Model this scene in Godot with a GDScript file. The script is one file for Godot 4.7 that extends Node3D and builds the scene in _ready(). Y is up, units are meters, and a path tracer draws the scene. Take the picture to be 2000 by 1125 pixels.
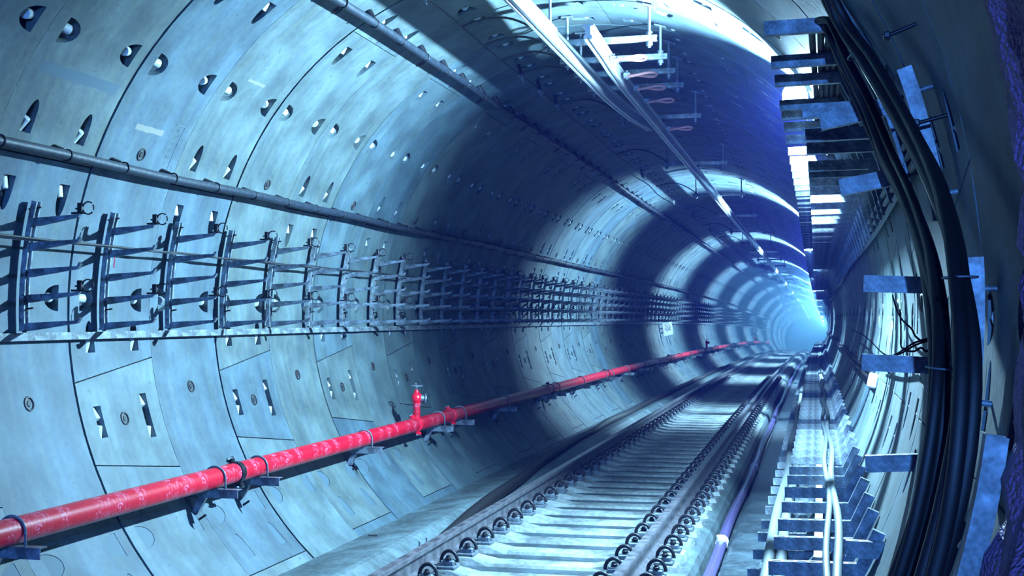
extends Node3D

const R := 2.535          # inner radius of the lining
const W := 0.962          # width of one lining ring
const RING0 := 6.80       # chainage of a ring joint
const HEAD := -1.693      # rail head level
const BED := -1.921
const LAMP := Color(0.67, 0.88, 1.0)   # colour and strength of the tunnel lamps
const GLOW := 150.0
var path_x := PackedFloat32Array()
var path_z := PackedFloat32Array()
var path_t := PackedFloat32Array()
const PATH_FROM := -12.0
const PATH_STEP := 0.1
var M := {}
var rng := RandomNumberGenerator.new()
var used := {}

# ------------------------------------------------------------------ mesh builder
class MB:
	var v := PackedVector3Array()
	var n := PackedVector3Array()
	var t := PackedVector2Array()
	func tri(a: Vector3, b: Vector3, c: Vector3, na: Vector3, nb: Vector3, nc: Vector3, ta := Vector2.ZERO, tb := Vector2.ZERO, tc := Vector2.ZERO) -> void:
		if (b - a).cross(c - a).dot(na + nb + nc) > 0.0:
			v.append_array([a, c, b]); n.append_array([na, nc, nb]); t.append_array([ta, tc, tb])
		else:
			v.append_array([a, b, c]); n.append_array([na, nb, nc]); t.append_array([ta, tb, tc])
	func flat(a: Vector3, b: Vector3, c: Vector3, towards: Vector3, ta := Vector2.ZERO, tb := Vector2.ZERO, tc := Vector2.ZERO) -> void:
		var q := (b - a).cross(c - a).normalized()
		if q.dot(towards) < 0.0:
			q = -q
		tri(a, b, c, q, q, q, ta, tb, tc)
	func quad(a: Vector3, b: Vector3, c: Vector3, d: Vector3, towards: Vector3) -> void:
		flat(a, b, c, towards)
		flat(a, c, d, towards)
	func squad(a: Vector3, b: Vector3, c: Vector3, d: Vector3, na: Vector3, nb: Vector3, nc: Vector3, nd: Vector3) -> void:
		tri(a, b, c, na, nb, nc)
		tri(a, c, d, na, nc, nd)
	func done() -> ArrayMesh:
		var arr := []
		arr.resize(Mesh.ARRAY_MAX)
		arr[Mesh.ARRAY_VERTEX] = v
		arr[Mesh.ARRAY_NORMAL] = n
		arr[Mesh.ARRAY_TEX_UV] = t
		var m := ArrayMesh.new()
		m.add_surface_from_arrays(Mesh.PRIMITIVE_TRIANGLES, arr)
		return m
	# box with chamfered edges
	func box(at: Vector3, size: Vector3, c := 0.0, basis := Basis()) -> void:
		var h := size / 2.0
		c = minf(c, minf(h.x, minf(h.y, h.z)) * 0.9)
		var ax := [Vector3.RIGHT, Vector3.UP, Vector3.BACK]
		for k in 3:
			var i := (k + 1) % 3
			var j := (k + 2) % 3
			for s: float in [-1.0, 1.0]:
				var o: Vector3 = ax[k] * h[k] * s
				var e: Vector3 = ax[i] * (h[i] - c)
				var f: Vector3 = ax[j] * (h[j] - c)
				quad(at + basis * (o - e - f), at + basis * (o + e - f), at + basis * (o + e + f), at + basis * (o - e + f), basis * (ax[k] * s))
		if c <= 0.0:
			return
		for k in 3:
			var i := (k + 1) % 3
			var j := (k + 2) % 3
			for s: float in [-1.0, 1.0]:
				for r: float in [-1.0, 1.0]:
					var e: Vector3 = ax[k] * (h[k] - c)
					var p: Vector3 = ax[i] * h[i] * s + ax[j] * (h[j] - c) * r
					var q: Vector3 = ax[i] * (h[i] - c) * s + ax[j] * h[j] * r
					quad(at + basis * (p - e), at + basis * (p + e), at + basis * (q + e), at + basis * (q - e), basis * (ax[i] * s + ax[j] * r))
		for x: float in [-1.0, 1.0]:
			for y: float in [-1.0, 1.0]:
				for z: float in [-1.0, 1.0]:
					flat(at + basis * Vector3(x * h.x, y * (h.y - c), z * (h.z - c)), at + basis * Vector3(x * (h.x - c), y * h.y, z * (h.z - c)), at + basis * Vector3(x * (h.x - c), y * (h.y - c), z * h.z), basis * Vector3(x, y, z))
	# tube along points
	func tube(p: PackedVector3Array, r: float, sides := 8, closed := false, caps := true) -> void:
		var cnt := p.size()
		var rings := []
		var nor := []
		var up := Vector3.UP
		for i in cnt:
			var a := p[(i - 1 + cnt) % cnt] if closed else p[maxi(i - 1, 0)]
			var b := p[(i + 1) % cnt] if closed else p[mini(i + 1, cnt - 1)]
			var d := (b - a).normalized()
			if i == 0:
				up = Vector3.UP if absf(d.y) < 0.8 else Vector3.RIGHT
			var x := up.cross(d).normalized()
			var y := d.cross(x).normalized()
			up = y
			var ring := PackedVector3Array()
			var nr := PackedVector3Array()
			for k in sides:
				var g := TAU * k / sides
				var q := x * cos(g) + y * sin(g)
				ring.append(p[i] + q * r)
				nr.append(q)
			rings.append(ring)
			nor.append(nr)
		for i in (cnt if closed else cnt - 1):
			var j := (i + 1) % cnt
			for k in sides:
				var l := (k + 1) % sides
				squad(rings[i][k], rings[j][k], rings[j][l], rings[i][l], nor[i][k], nor[j][k], nor[j][l], nor[i][l])
		if caps and not closed:
			for e in [0, cnt - 1]:
				var d := (p[0] - p[1]) if e == 0 else (p[cnt - 1] - p[cnt - 2])
				for k in range(1, sides - 1):
					flat(rings[e][0], rings[e][k], rings[e][k + 1], d)
	# solid of revolution about basis.y
	func lathe(at: Vector3, basis: Basis, prof: PackedVector2Array, sides := 14) -> void:
		for i in prof.size() - 1:
			var a := prof[i]
			var b := prof[i + 1]
			var d := b - a
			var nn := Vector2(d.y, -d.x).normalized()
			for k in sides:
				var g := TAU * k / sides
				var h := TAU * (k + 1) / sides
				var cg := Vector3(cos(g), 0, sin(g))
				var ch := Vector3(cos(h), 0, sin(h))
				var ng := basis * (cg * nn.x + Vector3.UP * nn.y)
				var nh := basis * (ch * nn.x + Vector3.UP * nn.y)
				squad(at + basis * (cg * a.x + Vector3.UP * a.y), at + basis * (cg * b.x + Vector3.UP * b.y), at + basis * (ch * b.x + Vector3.UP * b.y), at + basis * (ch * a.x + Vector3.UP * a.y), ng, ng, nh, nh)
	# flat polygon in x,y pulled from z0 to z1
	func prism(poly: PackedVector2Array, z0: float, z1: float, xf := Transform3D()) -> void:
		var mid := Vector2.ZERO
		for q in poly:
			mid += q / poly.size()
		var cnt := poly.size()
		var turn := 0.0
		for i in cnt:
			turn += poly[i].cross(poly[(i + 1) % cnt])
		for i in cnt:
			var a := poly[i]
			var b := poly[(i + 1) % cnt]
			var o := Vector2(b.y - a.y, a.x - b.x) * signf(turn)
			quad(xf * Vector3(a.x, a.y, z0), xf * Vector3(b.x, b.y, z0), xf * Vector3(b.x, b.y, z1), xf * Vector3(a.x, a.y, z1), xf.basis * Vector3(o.x, o.y, 0))
		var idx := Geometry2D.triangulate_polygon(poly)
		for i in range(0, idx.size(), 3):
			for z: float in [z0, z1]:
				flat(xf * Vector3(poly[idx[i]].x, poly[idx[i]].y, z), xf * Vector3(poly[idx[i + 1]].x, poly[idx[i + 1]].y, z), xf * Vector3(poly[idx[i + 2]].x, poly[idx[i + 2]].y, z), xf.basis * Vector3(0, 0, z - (z0 + z1) / 2.0))
	# bar bent round the tunnel axis: radii r0..r1, degrees a0..a1, z0..z1
	func arc_bar(r0: float, r1: float, a0: float, a1: float, z0: float, z1: float, steps := 6) -> void:
		for i in steps:
			var a := deg_to_rad(lerpf(a0, a1, float(i) / steps))
			var b := deg_to_rad(lerpf(a0, a1, float(i + 1) / steps))
			var ca := Vector3(cos(a), sin(a), 0)
			var cb := Vector3(cos(b), sin(b), 0)
			var z := Vector3(0, 0, z0)
			var y := Vector3(0, 0, z1)
			quad(ca * r0 + z, cb * r0 + z, cb * r0 + y, ca * r0 + y, -ca)
			quad(ca * r1 + z, cb * r1 + z, cb * r1 + y, ca * r1 + y, ca)
			quad(ca * r0 + z, cb * r0 + z, cb * r1 + z, ca * r1 + z, Vector3(0, 0, z0 - z1))
			quad(ca * r0 + y, cb * r0 + y, cb * r1 + y, ca * r1 + y, Vector3(0, 0, z1 - z0))
		for e in [a0, a1]:
			var g := deg_to_rad(e)
			var c := Vector3(cos(g), sin(g), 0)
			var o := Vector3(-sin(g), cos(g), 0) * signf(e - (a0 + a1) / 2.0)
			quad(c * r0 + Vector3(0, 0, z0), c * r1 + Vector3(0, 0, z0), c * r1 + Vector3(0, 0, z1), c * r0 + Vector3(0, 0, z1), o)

func _ready() -> void:
	# camera
	var cam := Camera3D.new()
	cam.name = "camera"
	cam.fov = rad_to_deg(2.0 * atan(562.5 / 2405.18))
	cam.position = Vector3(2.0965, -0.0708, 0.0)
	cam.rotation = Vector3(0.0253, 0.2582, -0.0036)
	cam.near = 0.05
	cam.far = 400.0
	add_child(cam)
	cam.current = true
	# deep blue background, added as weak fill through the open end behind the camera; exposure
	var env := Environment.new()
	env.background_mode = Environment.BG_COLOR
	env.background_color = Color(0.10, 0.13, 0.42)
	env.background_energy_multiplier = 0.6
	env.tonemap_mode = Environment.TONE_MAPPER_LINEAR
	env.tonemap_exposure = 1.06
	env.sdfgi_enabled = true
	env.ssao_enabled = true
	env.ssil_enabled = true
	env.volumetric_fog_enabled = true
	env.volumetric_fog_density = 0.0
	var we := WorldEnvironment.new()
	we.name = "environment"
	we.environment = env
	add_child(we)
	rng.seed = 20
	build_path()
	build_materials()
	build_lamps()
	build_lining()
	build_track()
	build_fire_main()
	build_racks()
	build_conduits()
	build_overhead()
	build_brackets()
	build_sign()
	build_haze()

func build_haze() -> void:
	for e in [[45.0, 108.0, Color(0.62, 0.86, 1.0), 0.012, "pale blue haze filling the far end of the tunnel"], [-6.5, 51.4, Color(0.32, 0.36, 1.0), 0.0016, "thin deep blue haze added to tint the dark near part of the tunnel"]]:  # the near box is added haze; its blue tints the dark stretches
		var fm := FogMaterial.new()
		fm.albedo = e[2]
		fm.density = e[3]
		var fog := FogVolume.new()
		fog.name = numbered("haze")
		fog.shape = RenderingServer.FOG_VOLUME_SHAPE_BOX
		fog.size = Vector3(10, 10, e[1])
		fog.material = fm
		fog.transform = frame(e[0] + e[1] / 2.0)
		add_child(fog)
		tag(fog, e[4], "haze", "", "stuff")

# ------------------------------------------------------------------ the line of the tunnel
func build_path() -> void:
	var ks := [0.0, 18.75, 50.0, 112.5]
	var kv := [-0.00208, 0.00024, 0.00008, -0.00032]
	var cnt := int((162.0 - PATH_FROM) / PATH_STEP)
	var th := 0.0
	var x := 0.0
	var z := 0.0
	var zero := int(-PATH_FROM / PATH_STEP)
	path_t.resize(cnt); path_x.resize(cnt); path_z.resize(cnt)
	for i in cnt:
		var s := PATH_FROM + i * PATH_STEP
		var k: float = kv[3]
		if s <= 0.0:
			k = kv[0]
		else:
			for j in 3:
				if s < ks[j + 1]:
					k = lerpf(kv[j], kv[j + 1], (s - ks[j]) / (ks[j + 1] - ks[j]))
					break
		if s > 65.0:
			k += 0.00034
		path_t[i] = th; path_x[i] = x; path_z[i] = z
		x += sin(th + k * PATH_STEP / 2.0) * PATH_STEP
		z -= cos(th + k * PATH_STEP / 2.0) * PATH_STEP
		th += k * PATH_STEP
	var t0 := path_t[zero]
	var o := Vector2(path_x[zero], path_z[zero])
	for i in cnt:
		var q := (Vector2(path_x[i], path_z[i]) - o).rotated(-t0)
		path_x[i] = q.x; path_z[i] = q.y; path_t[i] -= t0

func heading(s: float) -> Vector3:
	var f := clampf((s - PATH_FROM) / PATH_STEP, 0.0, path_t.size() - 1.001)
	var i := int(f)
	f -= i
	return Vector3(lerpf(path_x[i], path_x[i + 1], f), lerpf(path_z[i], path_z[i + 1], f), lerpf(path_t[i], path_t[i + 1], f))

# the line falls away in the distance
func fall(s: float) -> float:
	return -0.5 * 0.000235 * pow(maxf(s - 19.1, 0.0), 2.0) - 0.5 * 0.000169 * pow(maxf(s - 65.0, 0.0), 2.0)

func P(s: float, u: float, v: float) -> Vector3:
	var h := heading(s)
	return Vector3(h.x + u * cos(h.z), v + fall(s), h.y + u * sin(h.z))

func C(s: float, deg: float, r: float) -> Vector3:
	return P(s, r * cos(deg_to_rad(deg)), r * sin(deg_to_rad(deg)))

func frame(s: float, u := 0.0, v := 0.0) -> Transform3D:
	var h := heading(s)
	return Transform3D(Basis(Vector3(cos(h.z), 0, sin(h.z)), Vector3.UP, Vector3(-sin(h.z), 0, cos(h.z))), P(s, u, v))

# closed profile (u, v) carried along the tunnel
func sweep(mb: MB, s0: float, s1: float, step: float, prof: PackedVector2Array, origin := Vector3.ZERO, shift = null) -> void:
	var cnt := maxi(1, int(ceil((s1 - s0) / step)))
	var area := 0.0
	for i in prof.size():
		area += prof[i].cross(prof[(i + 1) % prof.size()])
	var before := PackedVector3Array()
	for k in cnt + 1:
		var s := lerpf(s0, s1, float(k) / cnt)
		var d: Vector2 = shift.call(s) if shift else Vector2.ZERO
		var now := PackedVector3Array()
		for q in prof:
			now.append(P(s, q.x + d.x, q.y + d.y) - origin)
		if k > 0:
			for i in prof.size():
				var j := (i + 1) % prof.size()
				var o := Vector2(prof[j].y - prof[i].y, prof[i].x - prof[j].x) * signf(area)
				mb.quad(before[i], before[j], now[j], now[i], Vector3(o.x, o.y, 0))
		if k == 0 or k == cnt:
			var idx := Geometry2D.triangulate_polygon(prof)
			var f := frame(s).basis.z * (1.0 if k == 0 else -1.0)
			for i in range(0, idx.size(), 3):
				mb.flat(now[idx[i]], now[idx[i + 1]], now[idx[i + 2]], f)
		before = now

func rect(u0: float, u1: float, v0: float, v1: float) -> PackedVector2Array:
	return PackedVector2Array([Vector2(u0, v0), Vector2(u1, v0), Vector2(u1, v1), Vector2(u0, v1)])

# ------------------------------------------------------------------ objects
const ONES := ["", "first", "second", "third", "fourth", "fifth", "sixth", "seventh", "eighth", "ninth", "tenth", "eleventh", "twelfth", "thirteenth", "fourteenth", "fifteenth", "sixteenth", "seventeenth", "eighteenth", "nineteenth"]
const TENS := ["", "", "twenty", "thirty", "forty", "fifty", "sixty", "seventy", "eighty", "ninety"]
func nth(k: int) -> String:
	if k < 20:
		return ONES[k]
	if k % 10 == 0:
		return TENS[k / 10].trim_suffix("y") + "ieth"
	return TENS[k / 10] + " " + ONES[k % 10]

func numbered(called: String) -> String:
	if not used.has(called):
		used[called] = 0
		return called
	used[called] += 1
	return "%s_%03d" % [called, used[called]]

func tag(o: Node3D, label: String, category := "", group := "", kind := "") -> Node3D:
	if label: o.set_meta("label", label)
	if category: o.set_meta("category", category)
	if group: o.set_meta("group", group)
	if kind: o.set_meta("kind", kind)
	return o

func thing(called: String, at: Transform3D) -> Node3D:
	var o := Node3D.new()
	o.name = numbered(called)
	o.transform = at
	add_child(o)
	return o

func part(called: String, mesh: Mesh, mat: Material, parent: Node, at := Transform3D()) -> MeshInstance3D:
	var o := MeshInstance3D.new()
	o.name = called if parent != self else numbered(called)
	o.mesh = mesh
	o.material_override = mat
	o.transform = at
	parent.add_child(o, true)
	return o

func copy(o: Node3D, called: String, at: Transform3D) -> Node3D:
	var c: Node3D = o.duplicate()
	c.name = numbered(called)
	c.transform = at
	add_child(c)
	return c

# ------------------------------------------------------------------ materials
func seamless(kind: int, freq: float, w: int, h: int, sd: int, octaves := 4) -> PackedByteArray:
	var f := FastNoiseLite.new()
	f.noise_type = kind
	f.frequency = freq
	f.seed = sd
	f.fractal_octaves = octaves
	var im := f.get_seamless_image(w, h)
	im.convert(Image.FORMAT_L8)
	if w != 512 or h != 512:
		im.resize(512, 512, Image.INTERPOLATE_CUBIC)
	return im.get_data()

func picture(fill: Callable, mip := true) -> ImageTexture:
	var d := PackedByteArray()
	d.resize(512 * 512 * 3)
	for i in 512 * 512:
		var c: Color = fill.call(i)
		d[i * 3] = int(clampf(c.r, 0, 1) * 255.0)
		d[i * 3 + 1] = int(clampf(c.g, 0, 1) * 255.0)
		d[i * 3 + 2] = int(clampf(c.b, 0, 1) * 255.0)
	var im := Image.create_from_data(512, 512, false, Image.FORMAT_RGB8, d)
	return ImageTexture.create_from_image(im)

func mat(albedo: Color, rough: float, metal := 0.0) -> StandardMaterial3D:
	var m := StandardMaterial3D.new()
	m.albedo_color = albedo
	m.roughness = rough
	m.metallic = metal
	return m

func build_materials() -> void:
	var blotch := seamless(FastNoiseLite.TYPE_SIMPLEX, 0.006, 512, 512, 3, 4)
	var fine := seamless(FastNoiseLite.TYPE_SIMPLEX, 0.05, 512, 512, 5, 3)
	var streak := seamless(FastNoiseLite.TYPE_SIMPLEX, 0.03, 512, 48, 7, 4)
	var cell := seamless(FastNoiseLite.TYPE_CELLULAR, 0.05, 512, 512, 11, 1)
	var spot := seamless(FastNoiseLite.TYPE_VALUE, 0.11, 512, 512, 13, 2)
	# concrete: mottled, streaked round the ring, with small pits
	var con := picture(func(i: int) -> Color:
		var g := 0.82 + 0.30 * (blotch[i] / 255.0 - 0.5) + 0.08 * (fine[i] / 255.0 - 0.5) + 0.09 * (streak[i] / 255.0 - 0.5)
		if spot[i] > 218: g -= (spot[i] - 218) * 0.008
		var warm := (streak[i] / 255.0 - 0.5) * 0.06
		return Color(g + warm, g + warm * 0.4, g - warm))
	var con_h := picture(func(i: int) -> Color:
		var g := 0.5 + 0.5 * (fine[i] / 255.0 - 0.5) + 0.1 * (streak[i] / 255.0 - 0.5) - (0.4 if spot[i] > 222 else 0.0)
		return Color(g, g, g))
	var dirt := picture(func(i: int) -> Color:
		var g := 0.78 + 0.5 * (blotch[i] / 255.0 - 0.5) + 0.3 * (fine[i] / 255.0 - 0.5)
		return Color(g, g, g))
	var zinc := picture(func(i: int) -> Color:
		var g := 0.74 + 0.22 * (cell[i] / 255.0 - 0.4) + 0.55 * (blotch[i] / 255.0 - 0.5) + 0.14 * (fine[i] / 255.0 - 0.5)
		return Color(g, g, g))
	var paint := picture(func(i: int) -> Color:
		var q := clampf((blotch[i] / 255.0 - 0.55) * 6.0, 0, 1) * clampf((fine[i] / 255.0 - 0.42) * 5.0, 0, 1) * 0.8
		var g := 0.92 + 0.16 * (fine[i] / 255.0 - 0.5)
		return (Color(0.76, 0.06, 0.16) * g).lerp(Color(0.78, 0.52, 0.62), q))
	var rough_h := picture(func(i: int) -> Color:
		var g := cell[i] / 255.0 * 0.6 + fine[i] / 255.0 * 0.5
		return Color(g, g, g))
	var tints := [Color(0.34, 0.42, 0.44), Color(0.33, 0.405, 0.43), Color(0.365, 0.425, 0.435), Color(0.30, 0.39, 0.435), Color(0.355, 0.415, 0.42), Color(0.33, 0.41, 0.44), Color(0.305, 0.385, 0.425), Color(0.36, 0.43, 0.445)]
	var walls := []
	for k in tints.size():
		var m := mat(tints[k], 0.62)
		m.albedo_texture = con
		m.uv1_scale = Vector3(1, 1, 1)
		m.uv1_offset = Vector3(0.37 * k, 0.23 * k, 0)
		m.heightmap_enabled = true
		m.heightmap_texture = con_h
		m.heightmap_scale = 0.2
		walls.append(m)
	M.walls = walls
	var f := mat(Color(0.345, 0.41, 0.43), 0.6)
	f.albedo_texture = dirt; f.uv1_triplanar = true; f.uv1_world_triplanar = true; f.uv1_scale = Vector3(0.5, 0.5, 0.5)
	f.heightmap_enabled = true; f.heightmap_texture = con_h; f.heightmap_scale = 0.5
	M.floor = f
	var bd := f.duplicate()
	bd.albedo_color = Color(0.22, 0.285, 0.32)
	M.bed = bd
	var w := f.duplicate()
	w.albedo_color = Color(0.28, 0.33, 0.36); w.roughness = 0.35
	M.walk = w
	var sl := f.duplicate()
	sl.albedo_color = Color(0.53, 0.57, 0.575)
	M.sleeper = sl
	M.gap = mat(Color(0.06, 0.06, 0.07), 0.9)
	var far := mat(Color(0.33, 0.40, 0.43), 0.62)
	far.albedo_texture = con; far.vertex_color_use_as_albedo = true
	M.far = far
	M.plug = mat(Color(0.66, 0.70, 0.71), 0.45)
	M.mortar = mat(Color(0.25, 0.325, 0.365), 0.7)
	M.ochre = mat(Color(0.41, 0.41, 0.38), 0.7)
	M.scarlet = mat(Color(0.62, 0.12, 0.22), 0.6)
	M.dark = mat(Color(0.12, 0.12, 0.13), 0.6)
	var z := mat(Color(0.55, 0.60, 0.63), 0.45, 0.12)
	z.albedo_texture = zinc; z.uv1_triplanar = true; z.uv1_scale = Vector3(2.3, 2.3, 2.3)
	M.zinc = z
	var z2 := z.duplicate()
	z2.albedo_color = Color(0.46, 0.51, 0.56)
	M.zinc_dull = z2
	M.black_steel = mat(Color(0.10, 0.10, 0.12), 0.45, 0.4)
	var rd := mat(Color(1, 1, 1), 0.36)
	rd.albedo_texture = paint; rd.uv1_triplanar = true; rd.uv1_scale = Vector3(1.3, 1.3, 1.3)
	M.red = rd
	M.red_clean = mat(Color(0.86, 0.08, 0.17), 0.32)
	var cb := mat(Color(0.04, 0.036, 0.045), 0.62)
	cb.albedo_texture = dirt; cb.uv1_triplanar = true; cb.uv1_scale = Vector3(2, 2, 2)
	M.cable = cb
	M.pale = mat(Color(0.34, 0.37, 0.39), 0.6)
	M.wire = mat(Color(0.02, 0.02, 0.022), 1.0)
	M.wire.metallic_specular = 0.0
	M.grey_cable = mat(Color(0.33, 0.37, 0.39), 0.55)
	var cd := mat(Color(0.17, 0.215, 0.27), 0.5, 0.1)
	cd.albedo_texture = zinc; cd.uv1_triplanar = true; cd.uv1_scale = Vector3(5, 5, 5)
	M.conduit = cd
	M.alu = mat(Color(0.78, 0.80, 0.82), 0.30, 0.75)
	var rs := mat(Color(0.50, 0.49, 0.52), 0.30, 0.45)
	rs.albedo_texture = dirt; rs.uv1_triplanar = true; rs.uv1_scale = Vector3(1.5, 1.5, 1.5)
	M.rail = rs
	M.copper = mat(Color(0.72, 0.50, 0.48), 0.5, 0.2)
	M.white = mat(Color(0.80, 0.81, 0.82), 0.5)
	M.drain = mat(Color(0.30, 0.26, 0.42), 0.22)
	var cl := mat(Color(0.42, 0.29, 0.44), 0.6)
	cl.heightmap_enabled = true; cl.heightmap_texture = rough_h; cl.heightmap_scale = 3.0
	cl.uv1_triplanar = true; cl.uv1_world_triplanar = true; cl.uv1_scale = Vector3(2, 2, 2)
	M.collar = cl
	M.bulb = mat(Color(1, 1, 1), 0.3)
	M.bulb.emission_enabled = true
	M.bulb.emission = LAMP
	M.bulb.emission_energy_multiplier = 5.0

# ------------------------------------------------------------------ the lining
func cyl(x: float, y: float, d: float) -> Vector3:
	var a := y / R
	return Vector3((R + d) * cos(a), (R + d) * sin(a), W / 2.0 - x)

func wall_quad(mb: MB, x0: float, x1: float, y00: float, y01: float, y10: float, y11: float) -> void:
	# x0 carries y00..y01, x1 carries y10..y11; split finely round the ring
	var k := maxi(1, int(ceil(maxf(y01 - y00, y11 - y10) / (R * deg_to_rad(3.0)))))
	for i in k:
		var f := float(i) / k
		var g := float(i + 1) / k
		var a := Vector2(x0, lerpf(y00, y01, f))
		var b := Vector2(x1, lerpf(y10, y11, f))
		var c := Vector2(x1, lerpf(y10, y11, g))
		var d := Vector2(x0, lerpf(y00, y01, g))
		wall_tri(mb, a, b, c)
		wall_tri(mb, a, c, d)

func wall_n(q: Vector2) -> Vector3:
	return -Vector3(cos(q.y / R), sin(q.y / R), 0)

func wall_tri(mb: MB, a: Vector2, b: Vector2, c: Vector2) -> void:
	mb.tri(cyl(a.x, a.y, 0), cyl(b.x, b.y, 0), cyl(c.x, c.y, 0), wall_n(a), wall_n(b), wall_n(c), a / 2.0, b / 2.0, c / 2.0)

func wall_tri_at(mb: MB, a: Vector2, b: Vector2, c: Vector2, d: float) -> void:
	mb.tri(cyl(a.x, a.y, d), cyl(b.x, b.y, d), cyl(c.x, c.y, d), wall_n(a), wall_n(b), wall_n(c), a / 2.0, b / 2.0, c / 2.0)

func outline(kind: String, long: float) -> PackedVector2Array:
	# pocket outline: p runs away from the joint it serves
	var o := PackedVector2Array()
	if kind == "slot":
		return PackedVector2Array([Vector2(-long, -0.042), Vector2(long, -0.042), Vector2(long, 0.042), Vector2(-long, 0.042)])
	for i in 13:
		var g := deg_to_rad(-90.0 + 15.0 * i)
		if kind == "arch":
			o.append(Vector2(-0.10 + 0.205 * pow(maxf(cos(g), 0.0), 0.75), 0.052 * sin(g)))
		else:
			o.append(Vector2(-0.072 + 0.148 * cos(g), 0.082 * sin(g)))
	return o

func ray_to(poly: PackedVector2Array, g: float) -> float:
	var d := Vector2(cos(g), sin(g))
	var best := 0.0
	for i in poly.size():
		var a := poly[i]
		var e := poly[(i + 1) % poly.size()] - a
		var den := d.cross(e)
		if absf(den) < 1e-9:
			continue
		var t := a.cross(e) / den
		var w := a.cross(d) / den
		if t > 0.0 and w > -1e-5 and w < 1.00001:
			best = maxf(best, t)
	return best

func pocket(mb: MB, pk: Dictionary) -> void:
	var axis: float = pk.axis
	var poly := outline(pk.kind, pk.get("long", 0.1))
	var c := Vector2(pk.x, pk.y)
	var half := Vector2(pk.hx, pk.hy)
	var rot := PackedVector2Array()
	var pmin := 1e9
	var pmax := -1e9
	for q in poly:
		rot.append(q.rotated(axis))
		pmin = minf(pmin, q.x); pmax = maxf(pmax, q.x)
	var angles := []
	for i in 20:
		angles.append(TAU * i / 20.0 + 0.01)
	for q: Vector2 in [Vector2(1, 1), Vector2(1, -1), Vector2(-1, 1), Vector2(-1, -1)]:
		angles.append(fposmod((q * half).angle(), TAU))
	for q in rot:
		angles.append(fposmod(q.angle(), TAU))
	angles.sort()
	var box := PackedVector2Array([-half, Vector2(half.x, -half.y), half, Vector2(-half.x, half.y)])
	var inner := PackedVector2Array()
	var outer := PackedVector2Array()
	var low := []
	for g: float in angles:
		var d := Vector2(cos(g), sin(g))
		inner.append(d * ray_to(rot, g))
		outer.append(d * ray_to(box, g))
		var p := (d * ray_to(rot, g)).rotated(-axis).x
		low.append(depth_at(pk, p, pmin, pmax))
	var mid_d := depth_at(pk, 0.0, pmin, pmax)
	for i in angles.size():
		var j := (i + 1) % angles.size()
		if absf(angles[i] - angles[j]) < 1e-4:
			continue
		wall_tri(mb, c + inner[i], c + outer[i], c + outer[j])
		wall_tri(mb, c + inner[i], c + outer[j], c + inner[j])
		var a := cyl(c.x + inner[i].x, c.y + inner[i].y, 0)
		var b := cyl(c.x + inner[j].x, c.y + inner[j].y, 0)
		var e := cyl(c.x + inner[i].x, c.y + inner[i].y, low[i])
		var f := cyl(c.x + inner[j].x, c.y + inner[j].y, low[j])
		var o := cyl(c.x, c.y, mid_d)
		var t := (c + inner[i]) / 2.0
		mb.flat(a, b, f, o - a, t, t, t)
		mb.flat(a, f, e, o - a, t, t, t)
		mb.flat(o, e, f, wall_n(c), c / 2.0, t, t)

func depth_at(pk: Dictionary, p: float, pmin: float, pmax: float) -> float:
	var deep: float = pk.deep
	if pk.kind == "slot" or deep < 0.02:
		return deep
	return 0.012 + deep * pow(clampf((pmax - p) / (pmax - pmin), 0, 1), 0.8)

func ring_pockets(a0: float, a1: float, key: bool, second: bool) -> Array:
	# pockets of a segment between the angles a0 and a1 (degrees)
	var out := []
	if key:
		var mid := (a0 + a1) / 2.0
		out.append({"kind": "slot", "x": 0.20, "deg": mid, "axis": PI / 2, "deep": 0.10, "long": 0.105, "hx": 0.06, "hyd": 0.13})
		out.append({"kind": "slot", "x": 0.765, "deg": mid, "axis": PI / 2, "deep": 0.10, "long": 0.155, "hx": 0.06, "hyd": 0.18})
		return out
	for k in 22:
		var g := -38.0 + 36.0 * k
		if g > a0 + 4.0 and g < a1 - 4.0:
			var shallow: bool = absf(fposmod(g, 360.0) - 214.0) < 1.0
			for e in [0, 1]:
				out.append({"kind": "dee", "x": 0.19 if e == 0 else W - 0.18, "deg": g + 0.4, "axis": 0.0 if e == 0 else PI, "deep": 0.006 if shallow else 0.10, "hx": 0.105, "hyd": 0.095})
	for e in [[a0 + 5.3, PI / 2], [a1 - 5.0, -PI / 2]]:
		var free := true
		for q in out:
			if absf(q.deg - e[0]) < 4.9:
				free = false
		if free:
			for x in [0.225, 0.75]:
				out.append({"kind": "arch", "x": x, "deg": e[0], "axis": e[1], "deep": 0.006 if e[0] > 205.0 and e[0] < 240.0 else 0.11, "hx": 0.075, "hyd": 0.118})
	return out

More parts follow.
